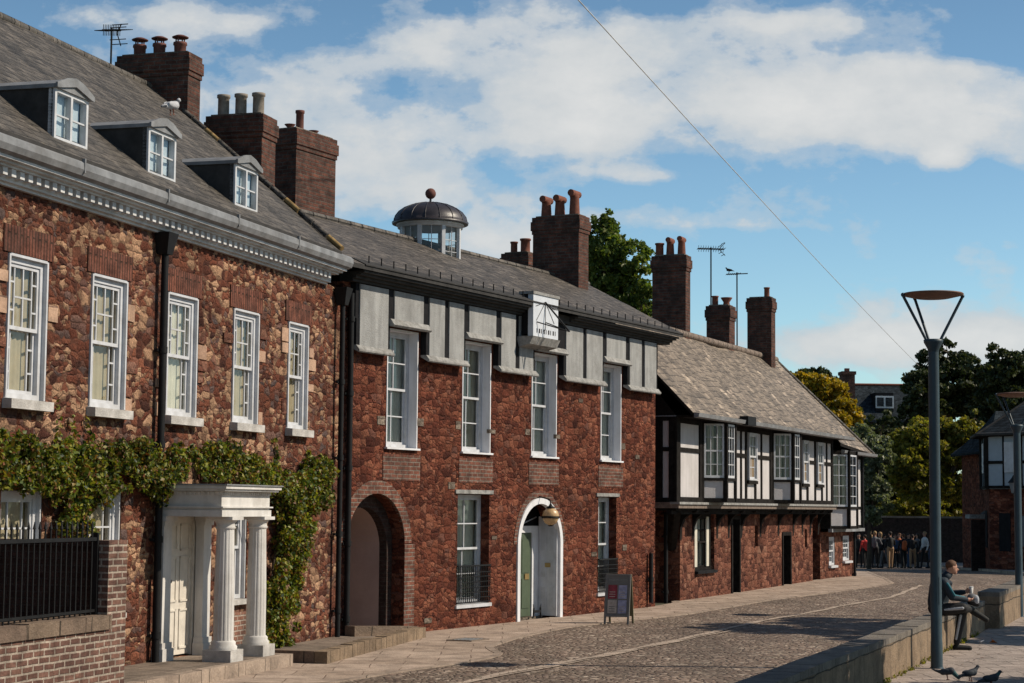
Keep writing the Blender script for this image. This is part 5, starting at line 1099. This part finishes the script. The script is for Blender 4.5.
def pigeon(loc, rz, label, body='pigeon_grey', neckm='pigeon_teal', pose='walk', s=1.0):
    E_ = empty('pigeon', loc, rz, label, 'pigeon'); P = []
    hz = .20 if pose != 'peck' else .055; hx = .125 if pose != 'peck' else .17
    P += [('c', (-.055, 0, .105), (.055, 0, .125), .042, .052, body), ('c', (-.05, 0, .10), (-.17, 0, .075 if pose != 'peck' else .13), .034, .014, body), ('c', (-.12, -.012, .085 if pose != 'peck' else .12), (-.20, -.012, .06 if pose != 'peck' else .145), .014, .010, 'pigeon_grey'),
          ('c', (.06, 0, .13), (hx - .015, 0, hz - .02), .040, .024, neckm), ('e', (hx, 0, hz), (.026, .023, .024), body), ('c', (hx + .02, 0, hz - .003), (hx + .047, 0, hz - .012), .008, .004, 'shoe_black')]
    for sd in (-1, 1): P += [('e', (-.02, sd * .038, .118), (.085, .018, .036), body), ('c', (.0, sd * .022, .07), (.01, sd * .024, .015), .009, .006, 'clay_pot'), ('c', (-.005, sd * .024, .008), (.038, sd * .026, .006), .006, .004, 'clay_pot'), ('e', (hx + .008, sd * .019, hz + .005), (.005,) * 3, 'eye')]
    o = fuse(P, 'body', E_, .006, 2); E_.scale = (s,) * 3
    return E_
def gpt(x, y, z=G + .012):
    d = FWv + RTv * ((x - 512) / FPX) + UPv * ((341.5 - y) / FPX); t = (z - H) / d.z; return (d.x * t, d.y * t, z)
pigeon(gpt(947, 680), -.3, 'dark pigeon just right of the nearer lamp base, pecking at the ground', pose='peck')
pigeon(gpt(970, 681.5), .35, 'dark pigeon with raised head, middle one of the three on the pavement', neckm='pigeon_grey')
pigeon(gpt(991, 687), .1, 'pigeon with a teal neck, rightmost of the three on the pavement')
x, y, _ = L.w(-6.75, .0); pigeon((x, y, 7.66), L.rz - .2, 'pale pigeon sitting on top of the middle roof dormer', body='pigeon_pale', neckm='pigeon_grey', s=1.25)
x, y, _ = T.w(12.14, -2.2); pigeon((x * KT - .25, y * KT, 9.72), 2.5, 'small dark bird perched on the shorter aerial', body='shoe_black', neckm='shoe_black', s=.9)
# litter
def litter(loc, mat, label, s=.1):
    n = 7; v = [(random.uniform(-s, s), random.uniform(-s, s), random.uniform(0.01, s * .8)) for _ in range(n)]; q = MB()
    for i in range(n - 2): q.add([v[i], v[i + 1], v[i + 2]], [(0, 1, 2)], mat)
    o = q.build('crumpled_wrapper', None, loc); tag(o, label, 'litter')
litter(gpt(991, 644), 'paper_orange', 'crumpled orange wrapper lying on the riverside pavement', .13)
litter(gpt(981, 644), 'paper_white', 'crumpled white paper lying beside the orange wrapper', .10)
q = MB()
for i in range(170):
    Y = random.uniform(24, 44); X = LWX(Y) + random.uniform(.4, 3.5); s = random.uniform(.02, .05); a = random.uniform(0, 6.28); z = G + .02
    q.add([(X + s * math.cos(a + k * PI / 2) * (1 if k % 2 else .5), Y + s * math.sin(a + k * PI / 2) * (1 if k % 2 else .5), z + random.uniform(0, .015)) for k in range(4)], [(0, 1, 2, 3)], random.choice(['bark', 'soil', 'hair_brown', 'weathered_timber']))
o = q.build('fallen_leaves'); tag(o, 'dry fallen leaves scattered on the riverside pavement', 'leaves', kind='stuff')
pts = []
for i in range(60):
    Y = random.uniform(25, 36); c = random.random()
    for k in range(14): pts.append((LWX(Y) + .03 + abs(random.gauss(0, .02)), Y + random.gauss(0, .05), G + abs(random.gauss(0, .035))))
o = leaves(pts, .022, 'moss', 'leaf_olive'); tag(o, 'green moss and tiny weeds along the foot of the low wall', 'moss', kind='stuff')

# ================================================================== TREES
def tree(name, label, base, blobs, n, ls, mat, tr=.25, group='trees behind the houses', trunk_top=None, clumps=46, spread=.22):
    n = int(n * 1.5); ls = ls * .78
    E_ = empty(name, base, 0, label, 'tree', group); B = np.array([b[:3] for b in blobs]); Rr = np.array([b[3:6] for b in blobs]); vol = Rr.prod(axis=1) ** .75; pr = vol / vol.sum()
    cp = []; cr = []
    for i in range(clumps * len(blobs)):
        k = rng.choice(len(blobs), p=pr); d = rng.normal(size=3); d /= np.linalg.norm(d); r = rng.uniform(.35, 1.0) ** .5; cp.append(B[k] + d * Rr[k] * r * .92); cr.append(Rr[k].mean() * spread * rng.uniform(.6, 1.3))
    cp = np.array(cp); cr = np.array(cr); w = cr ** 2 / (cr ** 2).sum(); ci = rng.choice(len(cp), size=n, p=w)
    dd = rng.normal(size=(n, 3)); dd /= np.linalg.norm(dd, axis=1)[:, None]; pts = cp[ci] + dd * (cr[ci] * rng.uniform(.3, 1.1, n) ** .7)[:, None] * np.array([1.15, 1.15, .8])
    leaves(pts, ls, 'crown', mat, E_)
    tt = trunk_top or B[:, 2].mean(); q = MB(); a = V3((0, 0, -.5)); b = V3((B[:, 0].mean() * .5, B[:, 1].mean() * .5, tt * .6)); q.tube(a, b, tr, tr * .7, 'bark', 10); 
    for k in range(len(blobs)): e = V3(B[k]); mid = b.lerp(e, .5) + V3((0, 0, -.3)); q.tube(b, mid, tr * .5, tr * .32, 'bark', 7); q.tube(mid, e, tr * .32, tr * .1, 'bark', 6)
    for k in range(0, len(cp), 5):
        e = V3(cp[k]); j = int(np.argmin(np.linalg.norm(B - cp[k], axis=1))); q.tube(V3(B[j]), e, tr * .1, tr * .03, 'bark', 4)
    q.build('trunk', E_); return E_
def at(x, y, Y): d = FWv + RTv * ((x - 512) / FPX) + UPv * ((341.5 - y) / FPX); t = Y / d.y; return V3((0, 0, H)) + d * t
def ptree(name, label, Y, blobpx, n, ls, mat, **kw):
    """blobs given as (px, py, r_px, rz_px) at distance Y"""
    s = Y / FPX; b0 = at(blobpx[0][0], blobpx[0][1], Y); base = V3((b0.x, Y, gz(Y) - .1)); bl = []
    for i, (px, py, rx, rz) in enumerate(blobpx): p = at(px, py, Y) - base; bl.append((p.x, random.uniform(-.5, .5) * rx * s, p.z, rx * s, rx * s * .9, rz * s))
    return tree(name, label, tuple(base), bl, n, ls, mat, **kw)
ptree('broadleaf_tree', 'tall green tree rising behind the stone house between two chimneys', 78, [(612, 300, 36, 40), (604, 245, 26, 32), (636, 262, 22, 22), (622, 330, 34, 28), (643, 300, 20, 26), (592, 270, 22, 30), (646, 245, 10, 8), (600, 218, 14, 10)], 21000, .13, 'leaf_green', spread=.24, tr=.3)
ptree('autumn_tree', 'yellow leaved autumn tree behind the lichened roof', 92, [(818, 388, 28, 16), (838, 410, 24, 22), (800, 385, 20, 14), (850, 440, 20, 26), (826, 430, 26, 24)], 15000, .15, 'leaf_yellow', tr=.22)
ptree('broadleaf_tree', 'dark green treetop showing just above the yellow autumn tree', 104, [(812, 385, 26, 15), (832, 388, 14, 12), (790, 392, 20, 14)], 5000, .17, 'leaf_dark', tr=.25)
ptree('whitebeam_tree', 'silvery green small tree beside the corner of the timbered house', 84, [(868, 470, 19, 30), (876, 500, 16, 26), (862, 440, 16, 18), (880, 455, 14, 20), (868, 515, 15, 18)], 13000, .11, 'leaf_silver', tr=.12)
ptree('oak_tree', 'large dark tree with uneven crown filling the skyline left of the farther lamp', 135, [(955, 385, 40, 32), (925, 395, 28, 28), (948, 352, 18, 14), (905, 420, 22, 24), (985, 395, 30, 30), (930, 360, 16, 14)], 22000, .22, 'leaf_dark', tr=.4)
ptree('oak_tree', 'large dark tree behind the farther lamp at the right edge', 128, [(1005, 375, 30, 22), (1040, 380, 40, 32), (985, 370, 22, 14), (1010, 410, 36, 30), (1000, 352, 18, 8)], 20000, .21, 'leaf_dark', tr=.4)
ptree('broadleaf_tree', 'sunlit yellow green tree directly behind the nearer lamp post', 112, [(935, 445, 40, 28), (905, 465, 26, 26), (968, 440, 24, 22), (925, 480, 34, 26), (960, 475, 28, 28), (900, 440, 14, 14), (975, 418, 12, 8)], 24000, .17, 'leaf_olive', tr=.28)
ptree('evergreen_tree', 'very dark evergreen between the silvery tree and the lit tree', 120, [(885, 470, 28, 50), (905, 505, 30, 30), (880, 430, 20, 22), (860, 490, 26, 36)], 16000, .2, 'leaf_dark', tr=.3)
ptree('evergreen_tree', 'low dark bushes above the far wall left of the gatehouse', 116, [(945, 508, 26, 18), (970, 500, 18, 24), (920, 512, 22, 14), (895, 512, 20, 16)], 12000, .16, 'leaf_olive', tr=.2)
# trees standing off to the right, whose shade falls on the street
tree('broadleaf_tree', 'riverside tree outside the right edge of the picture shading the cobbles', (15.0, 37.0, G), [(.3, -2.2, 6.4, 1.6, 2.0, 1.0), (-.3, .6, 7.2, 1.9, 2.2, 1.2), (.4, 2.6, 6.7, 1.6, 1.8, 1.0), (1.6, .5, 6.6, 1.6, 2.0, 1.1)], 9500, .16, 'leaf_green', tr=.14, group='riverside trees')
tree('broadleaf_tree', 'large riverside tree outside the bottom right corner of the picture', (10.2, 20.3, G), [(-.2, -2.2, 4.8, 2.3, 3.0, 2.2), (.2, .8, 5.2, 2.5, 2.6, 2.0), (-.6, 3.0, 4.4, 2.2, 2.0, 1.7), (0, -4.5, 5, 2.6, 3, 2.2), (2.6, 4.2, 5.2, 2.2, 2.3, 1.9), (5.0, 3.6, 5.6, 2.4, 2.6, 2.0), (4.2, 0, 5.6, 2.6, 3.0, 2.0)], 36000, .17, 'leaf_green', tr=.25, group='riverside trees')
for i, (x, y, h) in enumerate(((29.5, 92, 12), (34, 84, 14), (33, 101, 14), (41, 94, 17), (27, 73, 10.5), (38, 108, 17), (31, 80, 12))):
    tree('broadleaf_tree', ['riverside tree behind the gatehouse outside the picture'][0], (x, y, gz(y)), [(0, 0, h * .55, 3.4, 4.4, h * .36), (1.5, 1, h * .8, 2.8, 3.4, h * .2)], 9000, .32, 'leaf_green', tr=.3, group='riverside trees behind the gatehouse')

# ================================================================== FAR BUILDINGS AND WALL
FW_ = MB(); FW_.box(0, 15.5, 0, .4, -.3, 2.75, 'brick_dark'); FW_.box(-.02, 15.6, -.05, .45, 2.751, 2.86, 'coping_stone'); FW_.box(-.0, 15.5, -.06, -.001, -.3, 1.35, 'brick_dark')
o = FW_.build('far_wall', None, (16.2, 110, -1.0)); tag(o, 'dark high brick wall closing the street behind the crowd', 'wall')
p = at(880, 400, 170)
DH = empty('distant_house', (33.3, 170, -1), .05, 'distant house with dark slate roof and white dormer window beyond the trees', 'house')
q = MB(); q.box(-3.2, 4.5, 0, 7, 0, 11.2, 'brick_dark'); q.build('wall', DH)
q = MB(); roof_slab(q, [(-3.4, -.5, 11.2), (4.8, -.5, 11.2), (4.8, 3.4, 14.55), (-3.4, 3.4, 14.55)], .2, 'slate_dark'); roof_slab(q, [(-3.4, 3.4, 14.55), (4.8, 3.4, 14.55), (4.8, 7.4, 11.2), (-3.4, 7.4, 11.2)], .2, 'slate_dark'); q.tube((-3.4, 3.4, 14.6), (4.8, 3.4, 14.6), .12, m='clay_pot', n=6); q.build('roof', DH)
q = MB(); q.box(-3.2, -2.1, 1.9, 3.4, 8, 15.4, 'brick_chimney'); q.box(-3.3, -2.0, 1.8, 3.5, 15.4, 15.7, 'brick_chimney'); q.box(-2.9, -2.5, 2.3, 2.7, 15.7, 16.0, 'clay_dark'); q.build('chimney', DH)
q = MB(); q.box(-.6, 1.0, .3, 2.6, 12.0, 13.7, 'frame_dark'); q.box(-.62, 1.02, .24, .299, 12.3, 13.4, 'white_paint')
q.build('dormer', DH)
for x in (-.5, .28): MB().box(x, x + .6, .20, .238, 12.45, 13.25, 'slate_dark').build('window', DH)
MB().box(-2.2, -1.2, -.1, .01, 9.6, 10.6, 'white_paint').build('window', DH)
# gatehouse at the right
GH = empty('gatehouse', (19.15, 74.5, gz(74.5) - .1), .0, 'polygonal gatehouse with slate roof, white timbered upper floor and dark stone base', 'house')
R_ = 3.3; cx, cy = 3.15, 2.2; pl = [(cx + R_ * math.cos(a), cy + R_ * math.sin(a)) for a in [PI * (1.07 + i * .25) for i in range(8)]]
q = MB(); q.prism(pl, -.3, 3.35, 'rubble_red', axis='z'); q.build('wall', GH)
q = MB(); pu = [(cx + (x - cx) * 1.03, cy + (y - cy) * 1.03) for x, y in pl]; q.prism(pu, 3.351, 5.55, 'plaster_blue', axis='z'); q.build('upper_wall', GH)
q = MB()
for i, (x, y) in enumerate(pu):
    x2, y2 = pu[(i + 1) % 8]; q.tube((x, y, 3.35), (x, y, 5.55), .11, m='black_timber', n=6)
    for z in (3.42, 4.4, 5.48): q.tube((x, y, z), (x2, y2, z), .08, m='black_timber', n=4, smooth=False)
    for t in (.33, .68): q.tube((x + (x2 - x) * t, y + (y2 - y) * t, 3.4), (x + (x2 - x) * t, y + (y2 - y) * t, 5.5), .05, m='black_timber', n=4, smooth=False)
q.build('timber_frame', GH)
q = MB(); pe = [(cx + (x - cx) * 1.16, cy + (y - cy) * 1.16) for x, y in pl]; v = [(x, y, 5.5) for x, y in pe] + [(cx, cy, 7.9)]
q.add(v, [(i, (i + 1) % 8, 8) for i in range(8)] + [tuple(range(7, -1, -1))], 'slate_dark')
for i in range(8): q.tube(v[i], v[8], .06, m='lead_dark', n=5); q.tube(v[i], v[(i + 1) % 8], .07, m='lead_dark', n=5)
q.build('roof', GH)
def panelbox(t0, t1, i, z0, z1, off, mat, nm):
    A, B = V3((*pl[i], 0)), V3((*pl[(i + 1) % 8], 0)); d = B - A; n = V3((d.y, -d.x, 0)).normalized(); a = A + d * t0; b = A + d * t1; q = MB()
    q.hexa([(*(a + n * off).xy, z0), (*(b + n * off).xy, z0), (*(b - n * .05).xy, z0), (*(a - n * .05).xy, z0)], [(*(a + n * off).xy, z1), (*(b + n * off).xy, z1), (*(b - n * .05).xy, z1), (*(a - n * .05).xy, z1)], mat); return q.build(nm, GH)
panelbox(.2, .42, 0, .9, 2.4, .03, 'frame_dark', 'window'); panelbox(.62, .85, 0, 1.1, 2.3, .03, 'cloth_grey', 'window'); panelbox(.2, .6, 1, 1.0, 2.4, .03, 'frame_dark', 'window'); panelbox(.2, .6, 7, 1.0, 2.5, .03, 'frame_dark', 'window')
for i in (0, 1, 7): panelbox(.36, .64, i, 4.0, 5.2, .16, 'white_paint', 'window')
GW = empty('gatehouse_wing', (20.25, 79.5, gz(79) - .1), 0, 'narrow brick wing with a white door canopy left of the polygonal gatehouse', 'house')
q = MB(); q.box(0, 5, 0, 6, -.3, 5.2, 'rubble_red'); q.build('wall', GW); q = MB(); roof_slab(q, [(-.4, -.3, 5.1), (5, -.3, 5.1), (5, 3, 6.9), (.8, 3, 6.9)], .12, 'slate_dark'); roof_slab(q, [(-.4, -.3, 5.1), (.8, 3, 6.9), (.8, 6.4, 6.0), (-.4, 6.4, 5.1)], .12, 'slate_dark'); q.build('roof', GW)
q = MB(); q.box(-.06, .02, -.08, .0, 2.6, 5.0, 'white_paint'); q.build('downpipe', GW)
q = MB(); q.box(-1.3, .5, -.75, -.0, 2.25, 2.42, 'moulding_grey'); q.hexa([(-.7, -.7, 2.43), (.4, -.7, 2.43), (.4, 0, 2.43), (-.7, 0, 2.43)], [(-.3, -.3, 2.75), (.3, -.3, 2.75), (.3, 0, 2.75), (-.3, 0, 2.75)], 'lead_dark'); q.build('canopy', GW)
MB().box(-.10, .14, -.7, -.5, -.2, 2.249, 'white_paint').build('canopy_post', GW); q = MB(); q.box(-1.2, -.35, -.62, -.5, -.2, 2.2, 'brick_dark'); q.box(.2, .9, -.05, .0, .0, 2.1, 'frame_dark'); q.build('side_screen', GW)
GL = empty('wall_lantern', (19.55, 74.0, gz(74) + 3.35), 0, 'black iron carriage lantern mounted on the gatehouse wall', 'lantern')
q = MB(); q.lathe([(.10, -.28), (.2, .1), (.22, .12)], (0, 0, 0), 'lead', 6, False); q.build('glass_body', GL); q = MB(); q.lathe([(.25, .12), (.1, .3), (.03, .42)], (0, 0, 0), 'black_iron', 6, False); q.tube((0, 0, -.28), (.35, .3, -.5), .03); q.tube((0, 0, -.34), (0, 0, -.28), .05); q.build('frame', GL)

# ================================================================== LIGHT AND SKY
SUN_AZ, SUN_EL = math.radians(91), math.radians(40)       # azimuth clockwise from +Y (the view direction)
sd = V3((math.sin(SUN_AZ) * math.cos(SUN_EL), math.cos(SUN_AZ) * math.cos(SUN_EL), math.sin(SUN_EL)))
sl = bpy.data.lights.new('sun', 'SUN'); sl.energy = 5.0; sl.angle = math.radians(.5); sl.color = (1.0, .89, .73); so = bpy.data.objects.new('sun', sl); COL.objects.link(so); so.rotation_euler = sd.to_track_quat('Z', 'Y').to_euler(); so.location = (60, 30, 60)
W = bpy.data.worlds.new('World'); scene.world = W; W.use_nodes = True; t = W.node_tree; t.nodes.clear()
class WN(NT):
    def __init__(s, t): s.t = t
n = WN(t); out = n.n('OutputWorld'); bg = n.n('Background')
sky = n.n('TexSky'); sky.sky_type = 'NISHITA'; sky.sun_disc = False; sky.sun_elevation = SUN_EL; sky.sun_rotation = SUN_AZ; sky.air_density = 1.0; sky.dust_density = .6; sky.ozone_density = 2.0
tc = n.n('TexCoord').outputs['Generated']; sp = n.n('SeparateXYZ', {'Vector': tc})
ay = n.math('MAXIMUM', n.math('ABSOLUTE', sp.outputs[1]), .05)
u = n.math('DIVIDE', sp.outputs[0], ay); v = n.math('DIVIDE', sp.outputs[2], ay)     # tangent-plane direction coordinates of the sky itself
def blob(pu, pv, ru, rv, wgt, tilt=0.0):
    du = n.math('SUBTRACT', u, (pu - 512) / FPX); dv = n.math('SUBTRACT', v, (507 - pv) / FPX)
    if tilt: dv = n.math('SUBTRACT', dv, n.math('MULTIPLY', du, tilt))
    a = n.math('POWER', n.math('DIVIDE', du, ru / FPX), 2.0) ; b = n.math('POWER', n.math('DIVIDE', dv, rv / FPX), 2.0)
    return n.math('MULTIPLY', n.math('EXPONENT', n.math('MULTIPLY', n.math('ADD', a, b), -1.0)), wgt)
B = [(760, 105, 170, 38, .50), (960, 95, 150, 45, .58), (930, 60, 90, 20, .3), (640, 30, 150, 36, .52), (560, 75, 90, 30, .42), (520, 120, 110, 36, .38), (800, 12, 70, 14, .35), (300, 150, 150, 50, .46), (420, 195, 90, 28, .42), (640, 172, 60, 11, .36), (620, 212, 60, 13, .34), (520, 238, 80, 26, .5), (890, 342, 170, 28, .72), (1010, 335, 60, 20, .3), (952, 152, 24, 15, .5), (130, 12, 110, 14, .25), (50, 60, 60, 20, .12), (760, 222, 120, 6, .16), (400, 45, 70, 26, .42), (600, 128, 60, 24, .30), (1040, 150, 40, 30, .3), (300, 85, 90, 26, .34), (230, 20, 60, 12, .2)]
dens = None
for b in B: x = blob(*b); dens = x if dens is None else n.math('ADD', dens, x)
uvv = n.n('CombineXYZ', {0: n.math('MULTIPLY', u, 1.0), 1: n.math('MULTIPLY', v, 1.6), 2: 0.0}).outputs[0]
n1 = n.noise(uvv, 9.0, 9, .55); n2 = n.noise(uvv, 30.0, 8, .6)
nn_ = n.math('ADD', n.math('MULTIPLY', n1, .62), n.math('MULTIPLY', n2, .38))
cl = n.math('ADD', n.math('MULTIPLY', dens, 1.0), n.math('MULTIPLY', n.math('SUBTRACT', nn_, .5), 2.2))
cover = n.ramp(cl, [(.08, 0.0), (.2, .35), (.34, .85), (.52, 1.0)], 'EASE')
shade = n.noise(uvv, 16.0, 6, .6)
ccol = n.ramp(n.math('ADD', n.math('MULTIPLY', cl, .6), n.math('MULTIPLY', n.math('SUBTRACT', shade, .5), .9)), [(.05, (4.1, 4.5, 4.8)), (.3, (4.9, 5.05, 5.1)), (.6, (5.7, 5.7, 5.6))])
skc = n.mix(1.0, sky.outputs[0], (.80, 1.0, 1.06), 'MULTIPLY')
hz_ = n.ramp(v, [(0.0, 1.14), (.10, 1.02), (.20, .86), (.32, .70), (.6, .5)]); skc = n.mix(1.0, skc, hz_, 'MULTIPLY')
fin = n.mix(n.math('MULTIPLY', cover, .95), skc, ccol)
t.links.new(fin, bg.inputs[0]); bg.inputs[1].default_value = .132; t.links.new(bg.outputs[0], out.inputs[0])
scene.view_settings.view_transform = 'Standard'; scene.view_settings.look = 'None'; scene.view_settings.exposure = 0.0; scene.view_settings.gamma = 1.0; scene.view_settings.use_curve_mapping = False
scene.cycles.max_bounces = 6; scene.cycles.transparent_max_bounces = 12; scene.cycles.use_adaptive_sampling = True
try: scene.cycles.use_denoising = True
except Exception: pass
